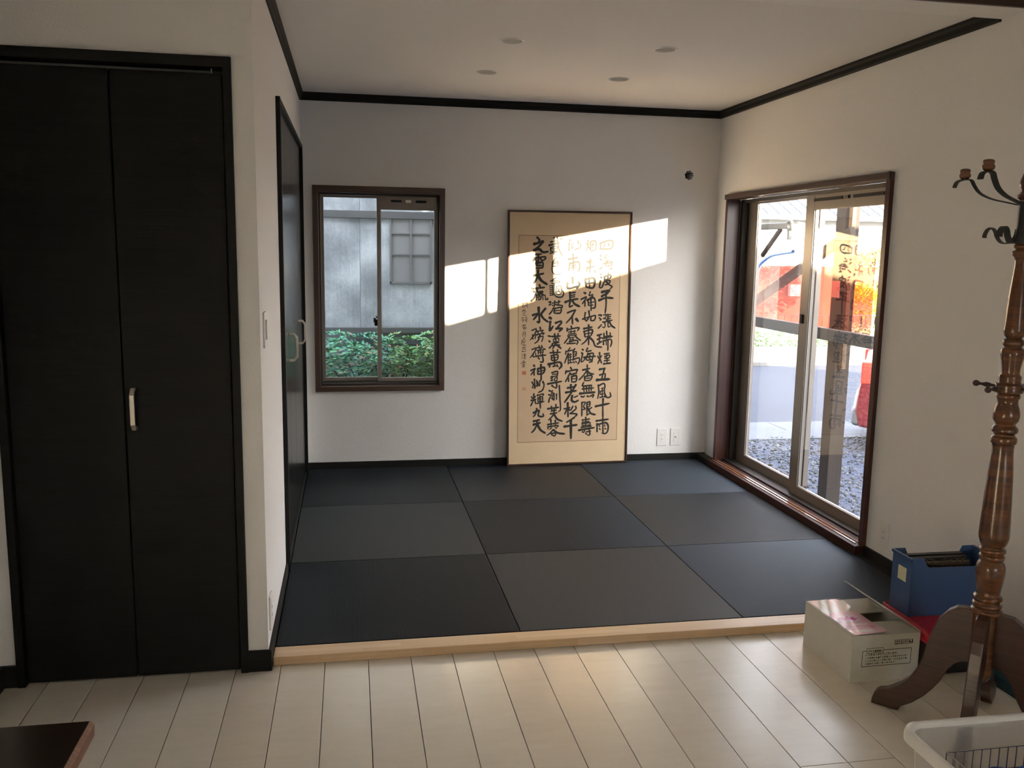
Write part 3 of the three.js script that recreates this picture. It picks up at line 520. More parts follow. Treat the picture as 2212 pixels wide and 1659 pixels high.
plate('aerial_outlet', 'white aerial socket plate on the back wall close to the corner', 'outlet', [2.446, 0.156 + T, ZB], 0, 'aerial');
plate('power_outlet', 'white double outlet plate beside the glass door, above the blue file box', 'outlet', [XR, 0.138 + T, 2.084], -Math.PI / 2, 'outlet');
plate('power_outlet', 'white double outlet plate low on the wall by the black folding doors', 'outlet', [-0.008, 0.146 + T, 2.585], Math.PI / 2, 'outlet');
plate('light_switch', 'white light switch plate on the wall before the black folding doors', 'light switch', [-0.008, 1.118 + T, 2.54], Math.PI / 2, 'switch');

// ---------------------------------------------------------------- turned wooden coat rack with iron hooks
{
  const C = [2.133, 0, 3.39], t = thing('coat_rack', 'turned brown wooden coat rack with black iron hooks on four curved legs', 'coat rack', C);
  const wood = phy({ map: woodColor([74, 41, 15], [116, 71, 30], 0.25, 0.9, 1.2), roughness: 0.24, clearcoat: 0.5, clearcoatRoughness: 0.2 });
  const woodDark = phy({ map: woodColor([46, 24, 14], [76, 43, 26], 0.8, 0.2, 1.3), roughness: 0.36, clearcoat: 0.35, clearcoatRoughness: 0.25 });
  const smooth = (pts) => { const c = new THREE.CatmullRomCurve3(pts.map(([r, y]) => new THREE.Vector3(r, y, 0)), false, 'centripetal'); return c.getPoints(pts.length * 5).map((p) => [p.x, p.y]); };
  part('post', lathe(smooth([[0.0, 0.165], [0.018, 0.168], [0.030, 0.185], [0.033, 0.20], [0.034, 0.36], [0.036, 0.378], [0.042, 0.384], [0.043, 0.392], [0.0365, 0.398], [0.0405, 0.405], [0.0405, 0.411], [0.035, 0.418], [0.0395, 0.426], [0.039, 0.433], [0.033, 0.440], [0.032, 0.448], [0.036, 0.475], [0.0392, 0.500], [0.0392, 0.525], [0.034, 0.540], [0.031, 0.545], [0.0345, 0.552], [0.0345, 0.560], [0.0305, 0.565], [0.0355, 0.572], [0.0355, 0.580], [0.031, 0.586], [0.036, 0.598], [0.0405, 0.615], [0.041, 0.630], [0.0385, 0.70], [0.034, 0.80], [0.0295, 0.893], [0.034, 0.900], [0.035, 0.908], [0.034, 0.915], [0.028, 0.921], [0.028, 0.926], [0.034, 0.932], [0.0345, 0.942], [0.029, 0.949], [0.026, 0.953], [0.033, 0.965], [0.0355, 0.980], [0.033, 0.998], [0.0275, 1.017], [0.0285, 1.027], [0.031, 1.031], [0.031, 1.040], [0.027, 1.043], [0.0365, 1.047], [0.0375, 1.060], [0.0365, 1.071], [0.030, 1.074], [0.029, 1.082], [0.0295, 1.093], [0.0245, 1.100], [0.0245, 1.112], [0.028, 1.135], [0.0315, 1.158], [0.029, 1.170], [0.023, 1.177], [0.0275, 1.184], [0.0285, 1.191], [0.026, 1.198], [0.021, 1.202], [0.026, 1.210], [0.0295, 1.222], [0.0285, 1.240], [0.024, 1.32], [0.0175, 1.420], [0.021, 1.430], [0.0275, 1.440], [0.025, 1.447], [0.019, 1.451], [0.025, 1.457], [0.025, 1.462], [0.020, 1.466], [0.019, 1.585], [0.026, 1.592], [0.0275, 1.600], [0.021, 1.607], [0.019, 1.613], [0.0235, 1.625], [0.024, 1.638], [0.017, 1.660], [0.008, 1.680], [0, 1.686]]), 48), wood, t, { label: 'turned post with rings and vase shapes' });
  const up = [[0.028, 0.387], [0.039, 0.387], [0.077, 0.382], [0.099, 0.366], [0.125, 0.332], [0.137, 0.298], [0.149, 0.251], [0.159, 0.199], [0.173, 0.156], [0.193, 0.118], [0.223, 0.085], [0.257, 0.061], [0.279, 0.053], [0.289, 0.044], [0.297, 0.019], [0.298, 0.002]];
  const low = [[0.217, 0.002], [0.209, 0.018], [0.18, 0.038], [0.148, 0.07], [0.122, 0.105], [0.104, 0.136], [0.086, 0.178], [0.07, 0.203], [0.052, 0.216], [0.028, 0.22]];
  const legGeo = prism([...low, ...up], 0.034, 0.0035);
  const base = Math.atan2(0.728, -0.686);               // rotation about y that turns +x to the left leg
  for (let k = 0; k < 4; k++) { const l = part('leg', legGeo.clone(), woodDark, t, { label: 'dark scrolled leg' }); l.rotation.y = base + k * Math.PI / 2; }
  // flat iron bar bent along a profile in (r, y)
  const bar = (pts, width, thick) => {
    const c = new THREE.CatmullRomCurve3(pts.map(([r, y]) => new THREE.Vector3(r, y, 0)), false, 'centripetal'), P = c.getPoints(28), outer = [], inner = [];
    P.forEach((p, i) => { const q = P[Math.min(i + 1, P.length - 1)].clone().sub(P[Math.max(i - 1, 0)]).normalize(); outer.push([p.x - q.y * thick / 2, p.y + q.x * thick / 2]); inner.unshift([p.x + q.y * thick / 2, p.y - q.x * thick / 2]); });
    return prism([...outer, ...inner], width, 0.0006);
  };
  const l = [-0.768, -0.64], f = [-0.64, 0.768], A = [0.168 * l[0] - 0.10 * f[0], 0.168 * l[1] - 0.10 * f[1]], az = Math.atan2(-A[1], A[0]);
  part('iron_sleeve', lathe([[0.0195, 1.466], [0.0225, 1.468], [0.0225, 1.580], [0.0195, 1.583]], 8), M.iron, t, { label: 'black iron sleeve' });
  const upper = bar([[0.021, 1.574], [0.06, 1.583], [0.11, 1.596], [0.145, 1.614], [0.164, 1.637], [0.172, 1.650], [0.182, 1.654], [0.204, 1.653], [0.219, 1.647], [0.226, 1.632]], 0.017, 0.0032);
  const lower = bar([[0.021, 1.508], [0.026, 1.486], [0.042, 1.470], [0.064, 1.470], [0.079, 1.486], [0.086, 1.503], [0.098, 1.512], [0.110, 1.506], [0.117, 1.490], [0.1165, 1.484]], 0.018, 0.0032);
  const knob = lathe(smooth([[0, 0], [0.008, 0.001], [0.015, 0.006], [0.0165, 0.013], [0.0135, 0.019], [0.0145, 0.022], [0.014, 0.028], [0.009, 0.031], [0, 0.032]]), 28);
  const peg = lathe(smooth([[0, 0.075], [0.006, 0.073], [0.0092, 0.066], [0.007, 0.059], [0.004, 0.054], [0.0045, 0.046], [0.0072, 0.034], [0.0065, 0.026], [0.0045, 0.018], [0.0045, 0]]), 20); peg.rotateZ(-Math.PI / 2); peg.translate(0.034, 1.060, 0);
  for (let k = 0; k < 4; k++) {
    const a = az + k * Math.PI / 2;
    const h = part('upper_hook', upper.clone(), M.iron, t, { label: 'long black iron arm' }); h.rotation.y = a;
    const kb = part('knob', knob.clone(), wood, h, { label: 'wooden knob' }); kb.position.set(0.195, 1.6545, 0);
    part('lower_hook', lower.clone(), M.iron, t, { label: 'short black curled hook' }).rotation.y = a;
    part('peg', peg.clone(), woodDark, t, { label: 'small turned wooden peg' }).rotation.y = a;
  }
}

// ---------------------------------------------------------------- cardboard box with its leaflet
{
  const t = thing('cardboard_box', 'open white cardboard box with printed notice standing on the floor', 'box', [2.047, 0, 2.895], 0.018);
  const w = 0.127, d = 0.153, h = 0.162, k = 0.0035;
  const kraft = texture(512, (i) => mixc([204, 201, 190], [221, 218, 208], 0.35 * fineNoise[i] + 0.65 * softNoise[i]), true, 0.4);
  const card = std({ map: kraft, roughness: 0.85, bumpMap: softBump, bumpScale: 0.0006 });
  const print = canvasTex(1024, 640, (g, W, H) => {
    const sx = W / (2 * w), X = (m) => m * sx, Y = (m) => H - m * sx;
    g.fillStyle = '#d2cfc3'; g.fillRect(0, 0, W, H);
    const img = g.getImageData(0, 0, W, H), px = img.data;
    for (let i = 0; i < px.length / 4; i++) { const x = i % W, y = Math.floor(i / W), n = (softNoise[(y % 512) * 512 + (x % 512)] - 0.5) * 16 + (fineNoise[(y % 512) * 512 + (x % 512)] - 0.5) * 8; for (let c = 0; c < 3; c++) px[i * 4 + c] += n; }
    g.putImageData(img, 0, 0);
    g.strokeStyle = g.fillStyle = '#2c2b22'; g.lineWidth = 8; g.lineCap = 'round';
    const x0 = 0.040, x1 = 0.224, y0 = 0.053, y1 = 0.107, hx0 = 0.056, hx1 = 0.117;
    g.beginPath(); g.moveTo(X(hx0), Y(y1)); g.lineTo(X(x0), Y(y1)); g.lineTo(X(x0), Y(y0)); g.lineTo(X(x1), Y(y0)); g.lineTo(X(x1), Y(y1)); g.lineTo(X(hx1), Y(y1)); g.stroke();
    g.lineWidth = 6; g.strokeRect(X(hx0), Y(y1 + 0.0085), X(hx1) - X(hx0), X(0.017));
    // small syllable signs, each a few strokes on a 10 x 10 square
    const K = {
      ya: '1,4 9,3 7,5;4,1 6,9', ma: '1,2 9,2 5,6;3,5 6,8', to: '4,1 4,9;4,4 8,6', he: '1,6 4,3 9,8', i: '2,2 2,7 4,8;7,3 8,6', tsu: '1,4 6,3 9,5 7,8 4,9', mo: '5,1 4,7 6,9 8,7;2,3 7,3;2,5 7,5', a: '2,3 8,3;5,1 4,9;7,5 3,8 4,6 8,6 7,9', ri: '3,2 3,6;7,1 7,6 5,9', ga: '1,4 6,3 6,8 5,8;4,1 2,9;8,3 9,5;8,1 9,2', to2: '3,1 4,4;8,3 3,6 4,9 8,9', u: '3,1 6,2;2,4 7,4 7,7 4,9', go: '3,3 7,3;3,7 4,9 8,8;8,1 9,2', za: '2,3 8,3;4,1 7,6;3,6 3,9 7,9;9,1 9,3', ma2: '2,3 8,3;2,5 8,5;5,1 5,8 3,9 7,8', su: '1,3 9,3;5,1 5,5 4,6 6,6 4,9', ko: '3,3 7,3;3,7 4,9 8,8', no: '5,2 3,8 2,5 6,2 9,5 6,9', ha: '2,2 2,9;4,4 9,4;7,2 7,8 4,9', na: '2,3 6,3;4,1 3,6;6,5 6,8 4,9;8,3 9,4', o: '2,3 8,3;4,1 4,9 8,7 4,6;8,1 9,3', ke: '2,2 2,9;4,4 9,4;7,2 7,7 5,9', de: '1,3 9,3 5,6 7,9;8,5 9,6', ni: '2,2 2,9;5,3 8,3;5,8 9,8', yo: '5,1 5,8 3,9 7,8;5,4 8,4', ku: '7,1 3,5 8,9', wo: '2,3 8,3;5,1 3,6;7,5 4,8 8,9', shi: '3,1 3,8 8,7', ge: '2,2 2,9;4,4 8,4;7,2 6,9;9,1 9,2', ta: '1,3 6,3;4,1 2,9;6,6 9,6;6,8 9,9', ki: '2,3 8,3;2,5 8,5;5,1 7,6;3,8 7,9',
      k1: '1,2 9,2;5,1 5,9;2,4 8,4 8,7 2,7 2,4;1,9 9,9', k2: '1,3 4,3;2,1 2,9;1,6 4,6;5,2 9,2 9,9;5,4 9,4;5,6 9,6;5,2 5,9', k3: '1,3 4,3;2,1 2,9;1,9 2,5;5,2 9,2;7,1 7,9;5,4 9,4;5,6 9,6;6,8 5,9;8,7 9,9', k4: '1,2 9,2;3,1 3,3;7,1 7,3;2,5 4,4;3,5 3,9;5,5 9,5;8,5 8,9;5,6 7,6 7,8 5,8', k5: '1,4 9,4;5,1 5,4 1,9;5,5 9,9', k6: '1,2 9,2;2,4 8,4;4,4 2,7 8,8;6,4 6,9', k7: '1,2 8,2 8,8;1,5 8,5;1,8 8,8;1,2 1,9;4,2 4,8', dot: '2,8 3,9',
    };
    const line = (word, mx, my, cell, gap, lw) => word.split(' ').forEach((q, n) => {
      g.lineWidth = lw; const ox = X(mx) + n * gap, oy = Y(my);
      for (const st of K[q].split(';')) { g.beginPath(); st.split(' ').forEach((p, m) => { const [a, b] = p.split(',').map(Number), x = ox + a * cell / 10, y = oy - cell + b * cell / 10; m ? g.lineTo(x, y) : g.moveTo(x, y); }); g.stroke(); }
    });
    line('ya ma to k1 k2 k3 he', 0.0595, 0.1015, 32, 33, 6);
    line('i tsu mo a ri ga to2 u go za i ma2 su dot', 0.051, 0.0885, 36, 37, 6);
    line('ko no k4 k2 ha k5 k1 na o k6 k3 he no o k7 ke mo no de su dot', 0.051, 0.0785, 28, 32, 4.8);
    line('i tsu mo k5 k6 ni yo ku o k2 ri k3 i i ta ta ki ma2 su k3', 0.051, 0.0685, 28, 32, 4.8);
    line('go k1 k2 wo o k7 i k4 shi k6 ge ma2 su dot', 0.051, 0.0585, 28, 36, 4.8);
    // four handling symbols
    for (let q = 0; q < 4; q++) {
      const ax = X(0.159) + q * 73, ay = Y(0.138), s = 58; g.lineWidth = 6; if (q === 3) g.fillRect(ax, ay, s, s); else g.strokeRect(ax, ay, s, s);
      g.strokeStyle = g.fillStyle = q === 3 ? '#d2cfc3' : '#2c2b22'; g.lineWidth = 6; g.beginPath();
      if (q === 0) { for (const e of [0.28, 0.72]) { g.moveTo(ax + s * e, ay + s * 0.78); g.lineTo(ax + s * e, ay + s * 0.2); g.moveTo(ax + s * (e - 0.12), ay + s * 0.36); g.lineTo(ax + s * e, ay + s * 0.18); g.lineTo(ax + s * (e + 0.12), ay + s * 0.36); } g.moveTo(ax + s * 0.15, ay + s * 0.88); g.lineTo(ax + s * 0.85, ay + s * 0.88); }
      if (q === 1) { g.arc(ax + s * 0.5, ay + s * 0.3, s * 0.12, 0, 7); g.moveTo(ax + s * 0.5, ay + s * 0.42); g.lineTo(ax + s * 0.5, ay + s * 0.68); g.lineTo(ax + s * 0.28, ay + s * 0.9); g.moveTo(ax + s * 0.5, ay + s * 0.68); g.lineTo(ax + s * 0.74, ay + s * 0.9); g.moveTo(ax + s * 0.2, ay + s * 0.52); g.lineTo(ax + s * 0.8, ay + s * 0.52); }
      if (q === 2) { g.arc(ax + s * 0.5, ay + s * 0.52, s * 0.32, Math.PI, 0); g.lineTo(ax + s * 0.18, ay + s * 0.52); g.moveTo(ax + s * 0.5, ay + s * 0.5); g.lineTo(ax + s * 0.5, ay + s * 0.86); }
      if (q === 3) { g.moveTo(ax + s * 0.25, ay + s * 0.14); g.lineTo(ax + s * 0.75, ay + s * 0.14); g.lineTo(ax + s * 0.66, ay + s * 0.45); g.lineTo(ax + s * 0.5, ay + s * 0.56); g.lineTo(ax + s * 0.34, ay + s * 0.45); g.closePath(); g.fill(); g.moveTo(ax + s * 0.5, ay + s * 0.5); g.lineTo(ax + s * 0.5, ay + s * 0.82); g.moveTo(ax + s * 0.3, ay + s * 0.84); g.lineTo(ax + s * 0.7, ay + s * 0.84); }
      g.stroke(); g.strokeStyle = g.fillStyle = '#2c2b22';
    }
  });
  part('side_panel', bx(-w, -w + k, 0, h, -d, d, 0.001), card, t); part('side_panel', bx(w - k, w, 0, h, -d, d, 0.001), card, t);
  part('end_panel', bx(-w + k, w - k, 0, h, -d, -d + k, 0.001), card, t);
  part('end_panel', bx(-w + k, w - k, 0, h, d - k, d - 0.0003, 0.001), card, t, { label: 'end panel with black printed notice and handling symbols' });
  const face = new THREE.PlaneGeometry(2 * w, h); face.translate(0, h / 2, d); part('printed_face', face, std({ map: print, roughness: 0.85 }), t, { uv: false, label: 'printed notice in a frame with four handling symbols' });
  part('bottom', bx(-w + k, w - k, 0, 0.004, -d + k, d - k, 0), card, t);
  part('flap', bx(-w, -0.004, h, h + k, -d, d, 0.001), card, t, { label: 'closed long flap' });
  const nf = bx(-w + k, w - k, -k, 0, -0.098, 0, 0.001); nf.rotateX(0.03); nf.translate(0, h - 0.001, d - k); part('flap', nf, card, t, { label: 'short flap folded in' });
  const ff = bx(-w + k, w - k, -k, 0, 0, 0.098, 0.001); ff.rotateX(0.12); ff.translate(0, h - 0.001, -d + k); part('flap', ff, card, t, { label: 'short flap folded in' });
  const rf = bx(-0.124, 0, 0, k, -d, d, 0.001); rf.rotateZ(-0.60); rf.translate(w - 0.001, h + 0.001, 0); part('flap', rf, card, t, { label: 'long flap standing half open' });

  const l = thing('leaflet', 'pink leaflet in a clear plastic sleeve lying on the cardboard box', 'leaflet', [1.984, h + k + 0.0006, 2.900], 0.018);
  const pink = canvasTex(512, 768, (g, W, H) => {
    g.fillStyle = '#e3b4c0'; g.fillRect(0, 0, W, H);
    g.fillStyle = '#e9c6cc'; g.beginPath(); g.ellipse(W * 0.52, H * 0.27, W * 0.34, H * 0.15, 0, 0, 7); g.fill();
    g.fillStyle = '#cc2f92'; g.beginPath(); [[0.22, 0.27], [0.34, 0.22], [0.42, 0.25], [0.5, 0.2], [0.54, 0.25], [0.66, 0.23], [0.6, 0.28], [0.72, 0.3], [0.6, 0.32], [0.58, 0.37], [0.5, 0.33], [0.44, 0.37], [0.42, 0.32], [0.33, 0.32]].map(([a, b]) => [0.5 + (a - 0.5) * 1.35, 0.28 + (b - 0.28) * 1.35]).forEach(([a, b], i) => i ? g.lineTo(a * W, b * H) : g.moveTo(a * W, b * H)); g.closePath(); g.fill();
    g.fillStyle = '#8d6a80'; for (let i = 0; i < 9; i++) g.fillRect(W * (0.36 + i * 0.034), H * 0.44, W * 0.018, H * 0.018);
    g.fillStyle = '#efd3d6'; g.fillRect(W * 0.38, H * 0.53, W * 0.42, H * 0.05); g.fillStyle = '#d6a0b2'; g.fillRect(W * 0.14, H * 0.62, W * 0.7, H * 0.045); g.fillRect(W * 0.14, H * 0.72, W * 0.4, H * 0.02);
    g.fillStyle = '#ece0da'; g.fillRect(W * 0.2, H * 0.78, W * 0.5, H * 0.13); g.fillStyle = '#d98ea0'; g.fillRect(W * 0.74, H * 0.66, W * 0.16, H * 0.1);
  });
  const lg = new THREE.PlaneGeometry(0.122, 0.185, 1, 8); lg.rotateX(-Math.PI / 2); { const p = lg.attributes.position; for (let i = 0; i < p.count; i++) { const e = Math.max(0, (p.getZ(i) + p.getX(i) * 0.5) / 0.12); p.setY(i, 0.0006 + 0.006 * e ** 3); } lg.computeVertexNormals(); } lg.translate(0.006, 0, 0.054);
  part('leaflet_sheet', lg, std({ map: pink, roughness: 0.6, side: THREE.DoubleSide }), l, { uv: false, label: 'pink printed sheet with a magenta emblem' });
  const sl = new THREE.PlaneGeometry(0.128, 0.305, 6, 20); sl.rotateX(-Math.PI / 2); { const p = sl.attributes.position; for (let i = 0; i < p.count; i++) { const e = Math.max(0, (p.getZ(i) + p.getX(i) * 0.5) / 0.17); p.setY(i, 0.0022 + 0.007 * e ** 3 + 0.0012 * Math.sin(p.getX(i) * 90 + p.getZ(i) * 40)); } sl.computeVertexNormals(); } sl.translate(0.006, 0, -0.002);
  part('plastic_sleeve', sl, phy({ color: 0xffffff, transmission: 1, thickness: 0, roughness: 0.14, ior: 1.18 }), l, { uv: false, label: 'clear wrinkled plastic sleeve' });
}

// ---------------------------------------------------------------- dark container with red lid, blue file box with magazines
{
  const red = phy({ color: new THREE.Color(0.46, 0.02, 0.04), roughness: 0.35, bumpMap: softBump, bumpScale: 0.0004 });
  const t = thing('storage_container', 'dark storage container with a red plastic lid behind the coat rack', 'container', [2.372, 0, 2.928]);
  part('body', bx(-0.165, 0.165, 0, 0.132, -0.118, 0.118, 0.012), std({ color: new THREE.Color(0.02, 0.018, 0.018), roughness: 0.5 }), t, { label: 'blackish plastic body' });
  const lid = part('lid', [bx(-0.183, 0.183, 0.128, 0.166, -0.134, 0.134, 0.012)], red, t, { label: 'glossy red lid' });
  part('rim', [bx(-0.187, 0.187, 0.128, 0.136, -0.138, 0.138, 0.004), bx(-0.180, 0.180, 0.164, 0.170, -0.131, -0.125, 0.002), bx(-0.180, 0.180, 0.164, 0.170, 0.125, 0.131, 0.002), bx(-0.180, -0.174, 0.164, 0.170, -0.131, 0.131, 0.002), bx(0.174, 0.180, 0.164, 0.170, -0.131, 0.131, 0.002)], red, lid);

  const blue = phy({ color: new THREE.Color(0.045, 0.095, 0.22), roughness: 0.42, bumpMap: softBump, bumpScale: 0.0003 });
  const b = thing('file_box', 'blue plastic file box holding magazines on top of the red lid', 'file box', [2.366, 0.1665, 2.877], -0.02);
  const W = 0.16, D = 0.056, H = 0.214, k = 0.003;
  const side = (z) => { const g = prism([[-W, 0], [W, 0], [W, H], [W - 0.045, H], [W - 0.060, H - 0.03], [W - 0.072, H - 0.036], [-W + 0.072, H - 0.036], [-W + 0.060, H - 0.03], [-W + 0.045, H], [-W, H]], k, 0.0008); g.translate(0, 0, z); return g; };
  part('long_side', side(D), blue, b, { label: 'long side with a scooped top edge' }); part('long_side', side(-D), blue, b, { label: 'long side with a scooped top edge' });
  part('short_end', [bx(-W, -W + k, 0, H, -D, D, 0.001), bx(-W - 0.006, -W + 0.004, H - 0.012, H, -D - 0.003, D + 0.003, 0.002)], blue, b);
  part('short_end', [bx(W - k, W, 0, H, -D, D, 0.001), bx(W - 0.004, W + 0.006, H - 0.012, H, -D - 0.003, D + 0.003, 0.002)], blue, b);
  part('bottom', bx(-W, W, 0, 0.003, -D, D, 0.001), blue, b);
  part('paper_label', bx(-W - 0.0012, -W - 0.0002, 0.118, 0.168, -0.018, 0.030, 0), std({ color: new THREE.Color(0.66, 0.63, 0.42), roughness: 0.8 }), b, { label: 'cream paper label on the short end' });
  const cover = (hex, spine) => canvasTex(512, 64, (g, w, h) => { g.fillStyle = hex; g.fillRect(0, 0, w, h); g.fillStyle = spine; for (let i = 0; i < 26; i++) g.fillRect(20 + i * 18, 14 + (i * 7) % 12, 11, 4 + (i * 5) % 14); });
  const books = [['magazine', 0.022, 0.192, -0.040, '#1d1b18', '#6b6255', 'black magazine standing rearmost in the blue file box'], ['magazine', 0.020, 0.188, -0.014, '#23211d', '#857a66', 'black magazine with pale lettering, middle of the blue file box'], ['magazine', 0.010, 0.180, 0.010, '#4f4434', '#9a8458', 'tan magazine standing foremost in the blue file box']];
  books.forEach(([n, th, hh, z, c, s, label], i) => {
    const m = thing(n, label, 'magazine', [2.352 - 0.004 * i, 0.1700, 2.877 + z], -0.02, 'magazines in the blue file box');
    part('cover', bx(-0.118, 0.118, 0, hh, -th / 2, th / 2, 0.001), std({ map: (() => { const t2 = cover(c, s); t2.wrapS = t2.wrapT = THREE.RepeatWrapping; t2.repeat.set(4.2, 42); return t2; })(), roughness: 0.4 }), m);
    part('pages', bx(-0.116, 0.1185, 0.003, hh - 0.002, -th / 2 + 0.0015, th / 2 - 0.0015, 0), std({ color: new THREE.Color(0.3, 0.28, 0.24), roughness: 0.8 }), m);
  });
  const f = thing('folder', 'flat dark teal folder lying by the wall behind the coat rack', 'folder', [2.52, 0, 3.25], 0.03);
  const teal = std({ color: new THREE.Color(0.008, 0.06, 0.075), roughness: 0.45 });
  part('cover', bx(-0.115, 0.115, 0.034, 0.038, -0.17, 0.17, 0.0015), teal, f); part('cover', bx(-0.115, 0.115, 0, 0.004, -0.17, 0.17, 0.0015), teal, f);
  part('spine', bx(-0.115, -0.111, 0, 0.038, -0.17, 0.17, 0.0015), teal, f); part('papers', bx(-0.108, 0.11, 0.004, 0.034, -0.165, 0.165, 0.001), std({ color: new THREE.Color(0.55, 0.54, 0.5), roughness: 0.8 }), f);
}

// ---------------------------------------------------------------- translucent tub with wire basket and blue cloth
{
  const t = thing('plastic_tub', 'open translucent white plastic tub in front of the coat rack', 'tub', [1.905, 0, 3.86], -0.01);
  const milky = phy({ color: new THREE.Color(0.95, 0.95, 0.94), transmission: 0.78, thickness: 0, roughness: 0.3, ior: 1.3 });
  const rimM = phy({ color: new THREE.Color(0.90, 0.90, 0.88), transmission: 0.25, thickness: 0, roughness: 0.3 });
  const W = 0.230, D = 0.170, H = 0.222;
  const ring = (w, d, r, n = 8) => { const o = []; for (const [cx, cz, a0] of [[w - r, d - r, 0], [-w + r, d - r, 1], [-w + r, -d + r, 2], [w - r, -d + r, 3]]) for (let i = 0; i <= n; i++) { const a = (a0 + i / n) * Math.PI / 2; o.push([cx + r * Math.cos(a), cz + r * Math.sin(a)]); } return o; };
  const loft = (levels) => {                            // levels: [half width, half depth, corner radius, y]
    const L = levels.map(([w, d, r, y]) => ring(w, d, r).map(([x, z]) => [x, y, z])), n = L[0].length, pos = [], idx = [];
    L.forEach((q) => q.forEach((p) => pos.push(...p)));
    for (let a = 0; a < L.length - 1; a++) for (let i = 0; i < n; i++) { const j = (i + 1) % n, p = a * n + i, q = a * n + j; idx.push(p, p + n, q, q, p + n, q + n); }
    const g = new THREE.BufferGeometry(); g.setAttribute('position', new THREE.Float32BufferAttribute(pos, 3)); g.setIndex(idx); g.computeVertexNormals(); g.setAttribute('uv', new THREE.Float32BufferAttribute(new Float32Array(pos.length / 3 * 2), 2)); return g;
  };
  part('wall', loft([[W - 0.028, D - 0.028, 0.035, 0.001], [W - 0.018, D - 0.018, 0.04, 0.02], [W - 0.006, D - 0.006, 0.04, H - 0.004]]), milky, t, { uv: false });
  const bot = new THREE.ExtrudeGeometry(new THREE.Shape(ring(W - 0.028, D - 0.028, 0.035).map(([x, z]) => new THREE.Vector2(x, z))), { depth: 0.002, bevelEnabled: false }); bot.rotateX(Math.PI / 2); bot.translate(0, 0.0035, 0);
  part('bottom', bot, milky, t, { uv: false });
  part('rim', loft([[W - 0.006, D - 0.006, 0.04, H - 0.003], [W - 0.003, D - 0.003, 0.042, H + 0.006], [W + 0.004, D + 0.004, 0.046, H + 0.010], [W + 0.012, D + 0.012, 0.05, H + 0.007], [W + 0.015, D + 0.015, 0.052, H - 0.006], [W + 0.0145, D + 0.0145, 0.052, H - 0.022]]), rimM, t, { uv: false, label: 'rolled pale rim' });
  for (let i = -3; i <= 3; i++) { const g = prism([[0, 0], [0.014, 0], [0, -0.02]], 0.002); g.rotateY(Math.PI / 2); g.translate(i * 0.06, H - 0.002, -D + 0.004); part('rib', g, rimM, t, { label: 'small triangular stiffening rib' }); }

  const wire = phy({ color: new THREE.Color(0.45, 0.44, 0.42), metalness: 1, roughness: 0.22 }), b = thing('wire_basket', 'chrome wire basket standing inside the plastic tub', 'wire basket', [1.925, 0.004, 3.872], 0);
  const bw = 0.165, bd = 0.125, bh = 0.176, r = 0.0016;
  part('top_rail', tube([[-bw, bh, -bd], [bw, bh, -bd], [bw, bh, bd], [-bw, bh, bd]].flatMap(([x, y, z], i, a) => { const q = a[(i + 1) % 4]; return [0, 0.06, 0.5, 0.94].map((u) => [x + (q[0] - x) * u, y, z + (q[2] - z) * u]); }), 0.0024, 120, 8, true), wire, b, { uv: false });
  const straight = (p, q) => tube([p, p.map((v, i) => (v + q[i]) / 2), q], r, 4, 6);
  for (const y of [0.004, 0.115]) part('rail', [straight([-bw, y, -bd], [bw, y, -bd]), straight([-bw, y, bd], [bw, y, bd]), straight([-bw, y, -bd], [-bw, y, bd]), straight([bw, y, -bd], [bw, y, bd])], wire, b, { uv: false });
  for (let x = -bw; x <= bw + 0.001; x += 0.0254) part('wire', [straight([x, bh, -bd], [x, 0.004, -bd]), straight([x, 0.004, -bd], [x, 0.004, bd]), straight([x, 0.004, bd], [x, bh, bd])], wire, b, { uv: false });
  for (let z = -bd; z <= bd + 0.001; z += 0.025) for (const sx of [-bw, bw]) part('wire', straight([sx, bh, z], [sx, 0.004, z]), wire, b, { uv: false });
  // blue cloth heaped in the basket
  const N = 40, cg = new THREE.PlaneGeometry(0.27, 0.20, N, N); cg.rotateX(-Math.PI / 2);
  const p = cg.attributes.position; for (let i = 0; i < p.count; i++) { const x = p.getX(i), z = p.getZ(i), e = Math.max(Math.abs(x) / 0.135, Math.abs(z) / 0.10); p.setY(i, 0.012 + (1 - e ** 10) * (0.138 + 0.014 * Math.sin(x * 38 + z * 21) + 0.012 * Math.sin(z * 52 - x * 17) + 0.05 * x)); }
  cg.computeVertexNormals();
  solo('cloth', cg, std({ color: new THREE.Color(0.02, 0.075, 0.36), roughness: 0.9, side: THREE.DoubleSide, bumpMap: wallBump, bumpScale: 0.0012 }), 'bright blue cloth heaped in the wire basket', 'cloth', [1.932, 0.012, 3.866]);
}

// ---------------------------------------------------------------- low dark table in the foreground
{
  const t = thing('low_table', 'low dark brown wooden table with worn lighter edge by the closet', 'table', [-0.55, 0, 4.10]);
  const top = phy({ map: woodColor([26, 17, 13], [46, 30, 22], 0.9, 0.18), roughness: 0.25, clearcoat: 0.4, clearcoatRoughness: 0.15 });
  const edge = phy({ map: woodColor([96, 62, 46], [140, 96, 72], 0.9, 0.08), roughness: 0.5 });
  const y1 = 0.35 + T, x = 0.254, z = 0.461;
  part('table_top', bx(-x, x - 0.003, y1 - 0.040, y1, -z, z, 0.003), top, t, { label: 'dark glossy top' });
  const e = prism([[0, -0.042], [0.008, -0.036], [0.010, -0.008], [0.001, 0], [0, 0]], 2 * z - 0.001); part('edge_band', (e.translate(x - 0.004, y1 - 0.0005, 0), e), edge, t, { label: 'worn lighter wooden edge' });
  for (const [sx, sz] of [[-1, -1], [1, -1], [-1, 1], [1, 1]]) part('leg', bx(sx * 0.19 - 0.03, sx * 0.19 + 0.03, 0, y1 - 0.04, sz * 0.39 - 0.03, sz * 0.39 + 0.03, 0.004), top, t, { turn: true });
}

